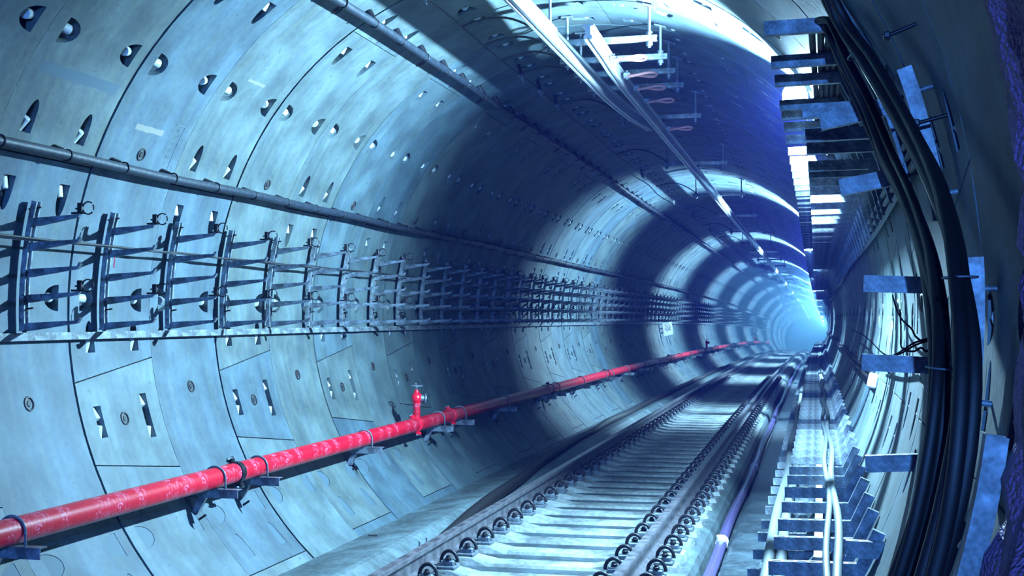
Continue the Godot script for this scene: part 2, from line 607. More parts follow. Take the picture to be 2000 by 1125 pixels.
func segment(a0: float, a1: float, sl0: float, sl1: float, g0: float, g1: float, pockets: Array) -> ArrayMesh:
	# a0, a1: its ends in degrees at mid width; sl0, sl1: how far they slant over the width; g0, g1: half the joint's gap at either side
	var mb := MB.new()
	var k := R * PI / 180.0
	var gap := 0.004
	var x0 := g0
	var x1 := W - g1
	var lo := func(x: float) -> float: return (a0 + sl0 * (x / W - 0.5)) * k + gap
	var hi := func(x: float) -> float: return (a1 + sl1 * (x / W - 0.5)) * k - gap
	var bands := {}
	for q in pockets:
		q.y = q.deg * k
		q.hy = q.hyd
		var id := int(round(q.deg * 10.0))
		if not bands.has(id):
			bands[id] = []
		bands[id].append(q)
	var ids := bands.keys()
	ids.sort()
	var b0: float = lo.call(x0)
	var b1: float = lo.call(x1)
	for id in ids:
		var row: Array = bands[id]
		var h := 0.0
		for q in row:
			h = maxf(h, q.hy)
		var yc: float = row[0].y
		wall_quad(mb, x0, x1, b0, yc - h, b1, yc - h)
		row.sort_custom(func(p, q): return p.x < q.x)
		var x := x0
		for q in row:
			q.hy = h
			wall_quad(mb, x, q.x - q.hx, yc - h, yc + h, yc - h, yc + h)
			pocket(mb, q)
			x = q.x + q.hx
		wall_quad(mb, x, x1, yc - h, yc + h, yc - h, yc + h)
		b0 = yc + h
		b1 = yc + h
	wall_quad(mb, x0, x1, b0, hi.call(x0), b1, hi.call(x1))
	# the four edges, going back into the joints
	var steps := maxi(2, int((a1 - a0) / 4.0))
	for e in 2:
		var x := x0 if e == 0 else x1
		var o := Vector3(0, 0, 1 if e == 0 else -1)
		for i in steps:
			var ya := lerpf(lo.call(x), hi.call(x), float(i) / steps)
			var yb := lerpf(lo.call(x), hi.call(x), float(i + 1) / steps)
			mb.quad(cyl(x, ya, 0), cyl(x, yb, 0), cyl(x, yb, 0.17), cyl(x, ya, 0.17), o)
	for e in 2:
		var ya: float = lo.call(x0) if e == 0 else hi.call(x0)
		var yb: float = lo.call(x1) if e == 0 else hi.call(x1)
		var o := Vector3(-sin(ya / R), cos(ya / R), 0) * (-1.0 if e == 0 else 1.0)
		mb.quad(cyl(x0, ya, 0), cyl(x1, yb, 0), cyl(x1, yb, 0.17), cyl(x0, ya, 0.17), o)
	return mb.done()

func plug_at(pk: Dictionary, flip := false) -> Transform3D:
	var c := Vector2(pk.x, pk.y)
	var ax := Vector2.RIGHT.rotated(pk.axis) * (-1.0 if flip else 1.0)
	var from := -0.072
	if pk.kind == "arch": from = -0.10
	if pk.kind == "slot": from = -pk.long
	var a := c + ax * from
	var b := c + ax * (from + 0.11)
	var p := cyl(a.x, a.y, 0.062)
	var q := cyl(b.x, b.y, 0.018)
	var y := (q - p).normalized()
	var x := wall_n(c).cross(y).normalized()
	return Transform3D(Basis(x, y, x.cross(y)), p)

var segs := {}
var plug_mesh: ArrayMesh
var grout_mesh: ArrayMesh

func build_lining() -> void:
	var pm := MB.new()
	pm.lathe(Vector3.ZERO, Basis(), PackedVector2Array([Vector2(0.030, -0.01), Vector2(0.030, 0.092), Vector2(0.027, 0.096), Vector2(0.0, 0.096)]), 12)
	plug_mesh = pm.done()
	var gm := MB.new()
	gm.lathe(Vector3.ZERO, Basis(), PackedVector2Array([Vector2(0.05, -0.004), Vector2(0.044, 0.008), Vector2(0.036, 0.009), Vector2(0.032, -0.0), Vector2(0.020, 0.001), Vector2(0.018, 0.006), Vector2(0.0, 0.006)]), 14)
	grout_mesh = gm.done()
	# two kinds of ring, turned against each other so that the long joints stagger
	var plans := {
		"A": [[56, 123, 0, 0, false], [123, 189, 0, -3.1, false], [189, 204, -3.1, 2.9, true], [204, 279, 2.9, 0, false], [279, 348, 0, 0, false], [348, 416, 0, 0, false]],
		"B": [[-7.5, 7.5, 3.0, -3.4, true], [7.5, 83, -3.4, 0, false], [83, 159.5, 0, 0, false], [159.5, 226, 0, 0, false], [226, 290, 0, 0, false], [290, 352.5, 0, 3.0, false]],
	}
	for kind in plans:
		var list := []
		for p in plans[kind]:
			var pk := ring_pockets(p[0], p[1], p[4], kind == "B")
			var m := segment(p[0], p[1], p[2], p[3], 0.013 if kind == "A" else 0.002, 0.002 if kind == "A" else 0.013, pk)
			list.append({"mesh": m, "pockets": pk, "mid": (p[0] + p[1]) / 2.0, "key": p[4]})
		segs[kind] = list
	var filled := {}
	for i in range(-4, 39):
		var kind := "A" if posmod(i, 2) == 0 else "B"
		var s := RING0 + W * i
		var ring := thing("wall_ring", frame(s + W / 2.0))
		tag(ring, "precast concrete lining ring of bolted segments, %s ring in from the rough tunnel mouth" % nth(i + 5), "tunnel lining", "precast lining rings", "structure")
		for sg in segs[kind]:
			var low: bool = fposmod(sg.mid, 360.0) > 232.0 and fposmod(sg.mid, 360.0) < 306.0
			var o := part("lining_segment", sg.mesh, M.walls[rng.randi() % M.walls.size()], ring)
			if i > 26:
				continue
			for pk in sg.pockets:
				var g := fposmod(pk.deg, 360.0)
				if pk.deep < 0.02 and g > 150.0 and g < 230.0:   # pockets filled with darker mortar
					if not filled.has(pk.kind + str(pk.x) + str(g)):
						var fm := MB.new()
						var oc := Vector2(pk.x, pk.y)
						var ol := outline(pk.kind, 0.1)
						for q in ol.size():
							wall_tri_at(fm, oc, oc + ol[q].rotated(pk.axis) * 0.97, oc + ol[(q + 1) % ol.size()].rotated(pk.axis) * 0.97, 0.003)
						filled[pk.kind + str(pk.x) + str(g)] = fm.done()
					part("mortar_fill", filled[pk.kind + str(pk.x) + str(g)], M.mortar, o)
				if pk.deep < 0.02 or (g > 226.0 and g < 318.0):
					continue
				part("bolt_plug", plug_mesh, M.plug, o, plug_at(pk))
				if pk.kind == "slot":
					part("bolt_plug", plug_mesh, M.plug, o, plug_at(pk, true))
			for e in [[0, 1, 0.29, 0.63, 151.6, 152.5, "ochre"], [-1, 3, 0.12, 0.88, 147.0, 148.6, "mortar"], [0, 2, 0.478, 0.492, 171.5, 173.6, "scarlet"], [1, 3, 0.30, 0.56, 139.0, 139.5, "ochre"], [6, 2, 0.50, 0.515, 172.0, 174.6, "scarlet"]]:
				if i == e[0] and absf(wrapf(sg.mid - (e[4] + e[5]) / 2.0, -180.0, 180.0)) < 40.0:
					var pm2 := MB.new()
					var k := R * PI / 180.0
					for q in 4:
						var xa := lerpf(e[2], e[3], q / 4.0)
						var xb := lerpf(e[2], e[3], (q + 1) / 4.0)
						var w0 := 0.004 * sin(q * 2.1)
						wall_tri_at(pm2, Vector2(xa, e[4] * k + w0), Vector2(xb, e[4] * k - w0), Vector2(xb, e[5] * k + w0), -0.001)
						wall_tri_at(pm2, Vector2(xa, e[4] * k + w0), Vector2(xb, e[5] * k + w0), Vector2(xa, e[5] * k), -0.001)
					part("mortar_band" if e[6] == "mortar" else "paint_mark", pm2.done(), M[e[6]], o)
			if i == 0 and sg.mid == 156.0:   # lettering cast into the concrete, running down the ring
				for q in 7:
					var tm := TextMesh.new()
					var fnt := SystemFont.new()
					fnt.font_names = PackedStringArray(["Droid Sans"])
					tm.font = fnt
					tm.text = "SH-02-1"[q]
					tm.font_size = 64
					tm.pixel_size = 0.00085
					tm.depth = 0.004
					var a := deg_to_rad(150.9 + 1.13 * q)
					var n := -Vector3(cos(a), sin(a), 0)
					var along := Vector3(-sin(a), cos(a), 0)
					part("cast_letter", tm, o.material_override, o, Transform3D(Basis(along, n.cross(along), n), Vector3(cos(a), sin(a), 0) * R + Vector3(0, 0, W / 2.0 - 0.79)))
				var fb := MB.new()
				for q in 8:
					var a := 150.2 + q * 1.1
					fb.arc_bar(R - 0.003, R + 0.002, a, a + 1.1, W / 2.0 - 0.856, W / 2.0 - 0.850, 1)
				fb.arc_bar(R - 0.003, R + 0.002, 150.0, 150.2, W / 2.0 - 0.856, W / 2.0 - 0.74, 1)
				part("cast_frame", fb.done(), o.material_override, o)
			if not low:
				var a := deg_to_rad(sg.mid)
				var y := -Vector3(cos(a), sin(a), 0)
				part("grout_plug", grout_mesh, M.dark, o, Transform3D(Basis(Vector3.BACK.cross(y), y, Vector3.BACK), -y * R))
	# beyond that the rings run together
	for kind in ["A", "B"]:
		var mm := MultiMesh.new()
		mm.transform_format = MultiMesh.TRANSFORM_3D
		mm.use_colors = true
		var all := MB.new()
		for sg in segs[kind]:
			var arr: Array = sg.mesh.surface_get_arrays(0)
			all.v.append_array(arr[Mesh.ARRAY_VERTEX]); all.n.append_array(arr[Mesh.ARRAY_NORMAL]); all.t.append_array(arr[Mesh.ARRAY_TEX_UV])
		mm.mesh = all.done()
		var where := []
		for i in range(39, 149):
			if (posmod(i, 2) == 0) == (kind == "A"):
				where.append(i)
		mm.instance_count = where.size()
		for k in where.size():
			mm.set_instance_transform(k, frame(RING0 + W * (where[k] + 0.5)))
			var g := rng.randf_range(0.88, 1.0)
			mm.set_instance_color(k, Color(g, g, g))
		var o := MultiMeshInstance3D.new()
		o.name = numbered("wall_far_rings")
		o.multimesh = mm
		o.material_override = M.far
		add_child(o)
		tag(o, "distant lining rings merging into the haze, %s kind of joint pattern" % ("one" if kind == "A" else "other"), "tunnel lining", "", "stuff")
	# ground behind the lining, seen only as the dark of the joints
	var bm := MB.new()
	for k in 84:
		var s0 := 2.97 + k * 1.75
		var s1 := s0 + 1.75
		for j in 40:
			var a := 360.0 * j / 40.0
			var b := 360.0 * (j + 1) / 40.0
			for r: float in [R + 0.175, R + 0.4]:
				bm.quad(C(s0, a, r), C(s1, a, r), C(s1, b, r), C(s0, b, r), P(s0, 0, 0) - C(s0, a, r) if r < R + 0.3 else C(s0, a, r) - P(s0, 0, 0))
	for j in 40:
		bm.flat(P(149.5, 0, 0), C(149.5, 9.0 * j, R + 0.3), C(149.5, 9.0 * j + 9.0, R + 0.3), Vector3(0, 0, 1))
	tag(part("wall_grout", bm.done(), M.gap, self), "dark grout packed behind the lining rings, seen in their joints", "grout", "", "structure")
	# rough collar at the mouth, where the camera stands
	var nz := FastNoiseLite.new()
	nz.seed = 4
	nz.frequency = 5.0
	nz.fractal_octaves = 3
	var cm := MB.new()
	var grid := []
	for k in 101:
		var s := -7.0 + k * 0.0995
		var row := []
		for j in 181:
			var a := 2.0 * j
			var p := C(s, a, R)
			var bump := nz.get_noise_3dv(p) * 0.05
			if a == 360.0:
				bump = nz.get_noise_3dv(C(s, 0, R)) * 0.05
			row.append(C(s, a, R - 0.03 + bump))
		grid.append(row)
	for k in 100:
		for j in 180:
			var o := P(-7.0 + k * 0.0995, 0, 0) - (grid[k][j] as Vector3)
			cm.flat(grid[k][j], grid[k + 1][j], grid[k + 1][j + 1], o)
			cm.flat(grid[k][j], grid[k + 1][j + 1], grid[k][j + 1], o)
	for j in 180:
		cm.quad(grid[100][j], grid[100][j + 1], C(2.95, 2.0 * j + 2.0, R + 0.4), C(2.95, 2.0 * j, R + 0.4), frame(2.95).basis.z * -1.0)
		cm.quad(grid[0][j], grid[0][j + 1], C(-7, 2.0 * j + 2.0, R + 0.4), C(-7, 2.0 * j, R + 0.4), frame(-7).basis.z)
		cm.quad(C(-7, 2.0 * j, R + 0.4), C(-7, 2.0 * j + 2.0, R + 0.4), C(2.95, 2.0 * j + 2.0, R + 0.4), C(2.95, 2.0 * j, R + 0.4), C(0, 2.0 * j, 1.0) - P(0, 0, 0))
	tag(part("wall_collar", cm.done(), M.collar, self), "rough purple sprayed concrete collar at the mouth of the tunnel", "tunnel lining", "", "structure")

# ------------------------------------------------------------------ track
const U_L := -0.722
const U_R := 0.781
const SLEEPER0 := 5.052
const SLEEPER := 0.4985

func rail_profile(c: float) -> PackedVector2Array:
	var h := HEAD
	var q := PackedVector2Array()
	for p in [[-0.030, 0.0], [0.030, 0.0], [0.036, -0.010], [0.035, -0.036], [0.010, -0.050], [0.009, -0.135], [0.030, -0.150], [0.075, -0.160], [0.075, -0.172], [-0.075, -0.172], [-0.075, -0.160], [-0.030, -0.150], [-0.009, -0.135], [-0.010, -0.050], [-0.035, -0.036], [-0.036, -0.010]]:
		q.append(Vector2(c + p[0], h + p[1]))
	return q

func build_track() -> void:
	# track slab with its drain, and the bench at the foot of the wall
	var mb := MB.new()
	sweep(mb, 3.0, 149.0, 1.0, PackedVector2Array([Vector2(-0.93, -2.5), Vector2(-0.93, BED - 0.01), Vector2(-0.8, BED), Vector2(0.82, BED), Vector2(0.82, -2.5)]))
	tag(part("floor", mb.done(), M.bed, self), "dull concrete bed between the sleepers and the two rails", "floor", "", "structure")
	mb = MB.new()
	sweep(mb, 3.0, 149.0, 1.0, PackedVector2Array([Vector2(1.16, -2.5), Vector2(1.145, -2.07), Vector2(1.27, -2.07), Vector2(1.29, -2.01), Vector2(1.32, -2.0), Vector2(1.75, -1.98), Vector2(1.75, -2.4)]))
	tag(part("floor", mb.done(), M.walk, self), "wet grey concrete floor strip with drain gutter beside the rail", "floor", "", "structure")
	mb = MB.new()
	sweep(mb, 3.0, 149.0, 1.0, PackedVector2Array([Vector2(-0.93, -2.5), Vector2(-0.93, BED - 0.01), Vector2(-1.10, -1.83), Vector2(-1.13, -1.808), Vector2(-1.17, -1.80), Vector2(-1.72, -1.885), Vector2(-1.9, -2.1)]))
	tag(part("floor", mb.done(), M.floor, self), "sloping concrete bench between the wall with the red pipe and the rail", "floor", "", "structure")
	mb = MB.new()
	sweep(mb, 3.0, 149.0, 1.0, PackedVector2Array([Vector2(0.82, -2.5), Vector2(0.82, BED), Vector2(0.9, BED + 0.012), Vector2(1.06, BED + 0.012), Vector2(1.10, BED - 0.005), Vector2(1.13, BED - 0.06), Vector2(1.145, -2.07), Vector2(1.16, -2.5)]))
	tag(part("floor", mb.done(), M.floor, self), "pale concrete track slab between the rail and the drain gutter", "floor", "", "structure")
	# rails
	for e in [[U_L, "rail on the side of the red pipe"], [U_R, "rail on the side of the drain gutter"]]:
		mb = MB.new()
		sweep(mb, 3.0, 149.0, 0.5, rail_profile(e[0]))
		tag(part("rail", mb.done(), M.rail, self), "long worn steel running " + e[1], "rail")
	# sleepers: raised at the rails, dished between them
	mb = MB.new()
	var top := [[-0.92, 0.0], [-0.86, 0.056], [-0.54, 0.056], [-0.36, 0.020], [0.40, 0.020], [0.58, 0.056], [0.95, 0.056], [1.02, 0.05], [1.045, 0.0]]
	for i in top.size() - 1:
		var a := Vector2(top[i][0], BED + top[i][1])
		var b := Vector2(top[i + 1][0], BED + top[i + 1][1])
		var o := Vector3(a.y - b.y, b.x - a.x, 0)
		mb.quad(Vector3(a.x, a.y, -0.105), Vector3(b.x, b.y, -0.105), Vector3(b.x, b.y, 0.105), Vector3(a.x, a.y, 0.105), o)
		for z: float in [-1.0, 1.0]:
			mb.quad(Vector3(a.x, a.y, 0.105 * z), Vector3(b.x, b.y, 0.105 * z), Vector3(b.x, BED - 0.01, 0.135 * z), Vector3(a.x, BED - 0.01, 0.135 * z), Vector3(0, 0.3, z))
	var sleeper_mesh := mb.done()
	# fastening: plate, shoulder block, bolt head, hooped spring clip
	var plate := MB.new()
	plate.box(Vector3(0, 0.010, 0), Vector3(0.13, 0.024, 0.155), 0.005)
	var block := MB.new()
	block.box(Vector3(0.0, 0.038, 0), Vector3(0.10, 0.040, 0.085), 0.008)
	block.box(Vector3(-0.055, 0.032, 0), Vector3(0.05, 0.014, 0.05), 0.005)
	var bolt := MB.new()
	bolt.lathe(Vector3(0.006, 0.056, 0.022), Basis(), PackedVector2Array([Vector2(0.024, 0), Vector2(0.024, 0.02), Vector2(0.017, 0.024), Vector2(0.015, 0.036), Vector2(0, 0.04)]), 6)
	var hoop := MB.new()
	var hp := PackedVector3Array()
	for i in 13:
		var g := PI * i / 12.0
		hp.append(Vector3(0.004 + 0.062 * cos(g), 0.042 + 0.078 * sin(g), -0.012))
	hoop.tube(hp, 0.0135, 8)
	var meshes := [plate.done(), block.done(), bolt.done(), hoop.done()]
	var clip0: Node3D
	var sleeper0: Node3D
	var n := 0
	for i in 200:
		var s := SLEEPER0 + SLEEPER * i
		if s < 6.9 or s > 92.0:
			continue
		n += 1
		var at := frame(s)
		if n <= 90:
			if sleeper0 == null:
				sleeper0 = part("sleeper", sleeper_mesh, M.sleeper, self, at)
			else:
				sleeper0 = copy(sleeper0, "sleeper", at)
			tag(sleeper0, "pale concrete sleeper across the track, %s one along from the camera" % nth(n), "sleeper", "concrete sleepers", "")
		if n > 62:
			continue
		for e in [[U_L + 0.145, 1.0, "inside pipe-side rail"], [U_R + 0.145, 1.0, "outside gutter-side rail"], [U_R - 0.145, -1.0, "inside gutter-side rail"]]:
			var t := frame(s, e[0], BED + 0.056)
			if e[1] < 0.0:
				t.basis = t.basis.rotated(Vector3.UP, PI)
			if clip0 == null:
				clip0 = thing("rail_clip", t)
				part("base_plate", meshes[0], M.zinc_dull, clip0)
				part("shoulder_block", meshes[1], M.zinc_dull, clip0)
				part("bolt_head", meshes[2], M.black_steel, clip0)
				part("spring_hoop", meshes[3], M.black_steel, clip0)
			else:
				clip0 = copy(clip0, "rail_clip", t)
			tag(clip0, "hooped spring clip %s, on the %s sleeper from the camera" % [e[2], nth(n)], "rail clip", "spring rail clips")
	# the rest of the sleepers, lost in the haze
	var mm := MultiMesh.new()
	mm.transform_format = MultiMesh.TRANSFORM_3D
	mm.mesh = sleeper_mesh
	mm.instance_count = 180
	for i in 180:
		mm.set_instance_transform(i, frame(SLEEPER0 + SLEEPER * (94 + i)))
	var o := MultiMeshInstance3D.new()
	o.name = numbered("far_sleeper")
	o.multimesh = mm
	o.material_override = M.sleeper
	add_child(o)
	tag(o, "far sleepers running together towards the hazy end of the track", "sleeper", "", "stuff")
	# black hose on the bench
	var p := PackedVector3Array()
	for i in 130:
		var s := 9.2 + i * 0.75
		var u := -1.02 - 0.30 * smoothstep(10.0, 19.0, s) + 0.012 * sin(s * 2.1)
		var v := -1.755 - 0.03 * smoothstep(10.0, 19.0, s)
		if s < 14.0:
			v -= (14.0 - s) * (14.0 - s) * 0.0085
		p.append(P(s, u, v + 0.012 * sin(s * 1.3)))
	mb = MB.new()
	mb.tube(p, 0.058, 10)
	tag(part("hose", mb.done(), M.cable, self), "thick shiny black hose lying along the bench by the rail", "hose")
	# violet drain pipe in the gutter, with a white socket tee
	var drain := thing("drain_pipe", frame(8.0, 1.22, -2.02))
	var inv := drain.transform.affine_inverse()
	p = PackedVector3Array()
	for i in 90:
		var s := 4.0 + i * 0.6
		p.append(inv * P(s, 1.215 + 0.012 * sin(s * 0.9), -1.995 + 0.008 * sin(s * 1.7)))
	mb = MB.new()
	mb.tube(p, 0.047, 12)
	part("pipe", mb.done(), M.drain, drain)
	for s: float in [10.75, 16.2, 23.0, 29.8]:
		mb = MB.new()
		var a := inv * P(s, 1.215 + 0.012 * sin(s * 0.9), -1.995 + 0.008 * sin(s * 1.7))
		mb.tube(PackedVector3Array([a + Vector3(0, 0, 0.06), a - Vector3(0, 0, 0.06)]), 0.054, 12)
		var sk := part("socket", mb.done(), M.white if s < 12.0 else M.drain, drain)
		if s < 12.0:
			mb = MB.new()
			mb.lathe(a + Vector3(0, 0, 0.12), Basis(), PackedVector2Array([Vector2(0.04, 0.0), Vector2(0.04, 0.075), Vector2(0.034, 0.08), Vector2(0, 0.08)]), 12)
			part("stub", mb.done(), M.white, sk)
	tag(drain, "violet plastic drain pipe lying in the gutter with one white tee", "pipe")
	# two short pegs standing by the rail
	for e in [[8.86, "nearer the camera"], [9.03, "farther along"]]:
		mb = MB.new()
		mb.box(Vector3(0, 0.06, 0), Vector3(0.012, 0.16, 0.022), 0.003)
		tag(part("marker_peg", mb.done(), M.zinc, self, frame(e[0], -0.90, -1.88)), "short flat metal peg at the foot of the bench, the one " + e[1], "peg")
	# litter on the bench
	for k in 9:
		var s := rng.randf_range(8.6, 16.0)
		mb = MB.new()
		mb.box(Vector3.ZERO, Vector3(rng.randf_range(0.02, 0.10), 0.012, 0.014), 0.003, Basis(Vector3.UP, rng.randf() * 3.0))
		tag(part("debris_stick", mb.done(), M.dark, self, frame(s, rng.randf_range(-1.6, -1.25), -1.845)), "small dark stick of debris lying on the concrete bench", "debris", "bits of debris on the bench")

# ------------------------------------------------------------------ red fire main
const PIPE_U := -1.98
const PIPE_V := -1.149
func build_fire_main() -> void:
	var root := thing("fire_main", frame(3.0, PIPE_U, PIPE_V))
	tag(root, "long red fire main pipe running along the foot of the wall", "pipe")
	var inv := root.transform.affine_inverse()
	var cuts := [3.0, 7.98, 12.0, 13.25, 18.6, 23.9, 29.2, 34.5, 39.8, 45.1, 50.4, 55.7, 61.0, 66.3, 71.6, 76.9, 82.2, 87.5, 92.8, 98.0]
	for k in cuts.size() - 1:
		var p := PackedVector3Array()
		var m := int(ceil((cuts[k + 1] - cuts[k]) / 1.0))
		for i in m + 1:
			p.append(inv * P(lerpf(cuts[k], cuts[k + 1], float(i) / m), PIPE_U, PIPE_V))
		var mb := MB.new()
		mb.tube(p, 0.07, 20)
		part("pipe_length", mb.done(), M.red, root)
		if k == 0:
			continue
		var s: float = cuts[k]
		mb = MB.new()
		var fr := inv * frame(s, PIPE_U, PIPE_V)
		mb.lathe(fr.origin, fr.basis * Basis(Vector3.RIGHT, -PI / 2), PackedVector2Array([Vector2(0.069, -0.03), Vector2(0.079, -0.028), Vector2(0.079, 0.028), Vector2(0.069, 0.03)]), 20)
		for e: float in [-1.0, 1.0]:
			mb.box(fr * Vector3(0.045 * e * -0.8, 0.086 * e, 0), Vector3(0.05, 0.03, 0.045), 0.006, fr.basis)
		var dark: bool = k == 1 or k > 3
		var cp := part("coupling", mb.done(), M.black_steel if dark else M.red_clean, root)
		if k < 9:
			for e: float in [-1.0, 1.0]:
				mb = MB.new()
				var a := fr * Vector3(0.045 * e * -0.8, 0.086 * e + 0.012 * e, 0)
				mb.tube(PackedVector3Array([a - fr.basis.z * 0.05, a + fr.basis.z * 0.05]), 0.008, 8)
				mb.tube(PackedVector3Array([a - fr.basis.z * 0.045, a - fr.basis.z * 0.03]), 0.015, 6)
				part("coupling_bolt", mb.done(), M.zinc, cp)
	# brackets
	var where := [5.50, 7.68, 8.34, 10.53, 12.78, 13.62, 15.7]
	var s2 := 18.25
	while s2 < 70.0:
		where.append(s2); where.append(s2 + 0.75); where.append(s2 + 2.9)
		s2 += 5.3
	var plate := MB.new()   # angle iron under the pipe
	plate.box(Vector3(-0.015, -0.077, 0), Vector3(0.40, 0.006, 0.062), 0.0)
	plate.box(Vector3(-0.015, -0.106, 0.029), Vector3(0.40, 0.055, 0.006), 0.0)
	var brace := MB.new()   # slanting foot to the wall
	brace.prism(PackedVector2Array([Vector2(-0.10, -0.10), Vector2(-0.04, -0.10), Vector2(-0.115, -0.24), Vector2(-0.165, -0.245)]), -0.012, 0.026)
	var foot := MB.new()
	var g0 := atan2(PIPE_V - 0.25, PIPE_U - 0.13)
	foot.box(Vector3(-0.137, -0.285, 0), Vector3(0.010, 0.14, 0.07), 0.002, Basis(Vector3.BACK, g0 + PI))
	var anchor := MB.new()
	var nn := Vector3(-cos(g0), -sin(g0), 0)
	anchor.tube(PackedVector3Array([Vector3(-0.137, -0.30, 0), Vector3(-0.137, -0.30, 0) + nn * 0.085]), 0.008, 8)
	anchor.tube(PackedVector3Array([Vector3(-0.137, -0.30, 0) + nn * 0.01, Vector3(-0.137, -0.30, 0) + nn * 0.026]), 0.018, 6)
	var strap := MB.new()
	var sp := PackedVector3Array()
	sp.append(Vector3(0.079, -0.105, 0))
	for i in 13:
		var g := PI * i / 12.0
		sp.append(Vector3(0.078 * cos(g), 0.078 * sin(g), 0))
	sp.append(Vector3(-0.079, -0.105, 0))
	strap.tube(sp, 0.0075, 8)
	var ms := [plate.done(), brace.done(), foot.done(), anchor.done(), strap.done()]
	var b0: Node3D
	for k in where.size():
		var at := frame(where[k], PIPE_U, PIPE_V)
		if b0 == null:
			b0 = thing("pipe_bracket", at)
			part("angle_iron", ms[0], M.zinc_dull, b0)
			part("brace", ms[1], M.zinc_dull, b0)
			part("foot_plate", ms[2], M.zinc, b0)
			part("anchor_bolt", ms[3], M.black_steel, b0)
			part("strap", ms[4], M.zinc_dull, b0)
		else:
			b0 = copy(b0, "pipe_bracket", at)
		tag(b0, "grey steel bracket with strap holding the red pipe, %s one along from the camera" % nth(k + 1), "bracket", "brackets under the red pipe")
	# hydrants on the main
	for e in [[12.05, "bright red hydrant valve with handwheel standing on the red pipe, close by"], [46.2, "small dark hydrant valve standing on the red pipe, far along"], [79.0, "tiny hydrant valve on the red pipe in the haze"]]:
		var h := thing("hydrant_valve", frame(e[0], PIPE_U, PIPE_V + 0.066))
		var mb := MB.new()
		mb.lathe(Vector3.ZERO, Basis(), PackedVector2Array([Vector2(0.036, -0.02), Vector2(0.036, 0.045), Vector2(0.040, 0.05), Vector2(0.040, 0.062), Vector2(0.036, 0.066), Vector2(0.036, 0.125), Vector2(0.041, 0.13), Vector2(0.041, 0.15), Vector2(0.034, 0.152)]), 16)
		part("riser", mb.done(), M.red, h)
		mb = MB.new()
		mb.lathe(Vector3.ZERO, Basis(), PackedVector2Array([Vector2(0.034, 0.152), Vector2(0.040, 0.165), Vector2(0.052, 0.185), Vector2(0.055, 0.21), Vector2(0.050, 0.232), Vector2(0.050, 0.244), Vector2(0.036, 0.25), Vector2(0.026, 0.264), Vector2(0.022, 0.285), Vector2(0.012, 0.292), Vector2(0, 0.293)]), 18)
		part("valve_body", mb.done(), M.red_clean, h)
		mb = MB.new()
		mb.lathe(Vector3.ZERO, Basis(), PackedVector2Array([Vector2(0.008, 0.29), Vector2(0.008, 0.335), Vector2(0, 0.335)]), 8)
		var st := part("stem", mb.done(), M.zinc, h)
		mb = MB.new()
		var w := PackedVector3Array()
		for i in 18:
			w.append(Vector3(0.062 * cos(TAU * i / 18), 0.33, 0.062 * sin(TAU * i / 18)))
		mb.tube(w, 0.006, 6, true)
		for i in 3:
			mb.tube(PackedVector3Array([Vector3(0, 0.328, 0), Vector3(0.062 * cos(TAU * i / 3), 0.33, 0.062 * sin(TAU * i / 3))]), 0.005, 6)
		part("handwheel", mb.done(), M.zinc_dull, st)
		mb = MB.new()
		var ob := Basis(Vector3.RIGHT, Vector3.UP, Vector3.BACK) * Basis(Vector3.FORWARD, deg_to_rad(100)) * Basis(Vector3.RIGHT, deg_to_rad(-35))
		mb.lathe(Vector3(0.03, 0.205, -0.01), ob, PackedVector2Array([Vector2(0.034, 0.0), Vector2(0.034, 0.04), Vector2(0.055, 0.042), Vector2(0.055, 0.058), Vector2(0.042, 0.06), Vector2(0.040, 0.045), Vector2(0, 0.045)]), 18)
		part("outlet", mb.done(), M.zinc_dull, h)
		tag(h, e[1], "hydrant")

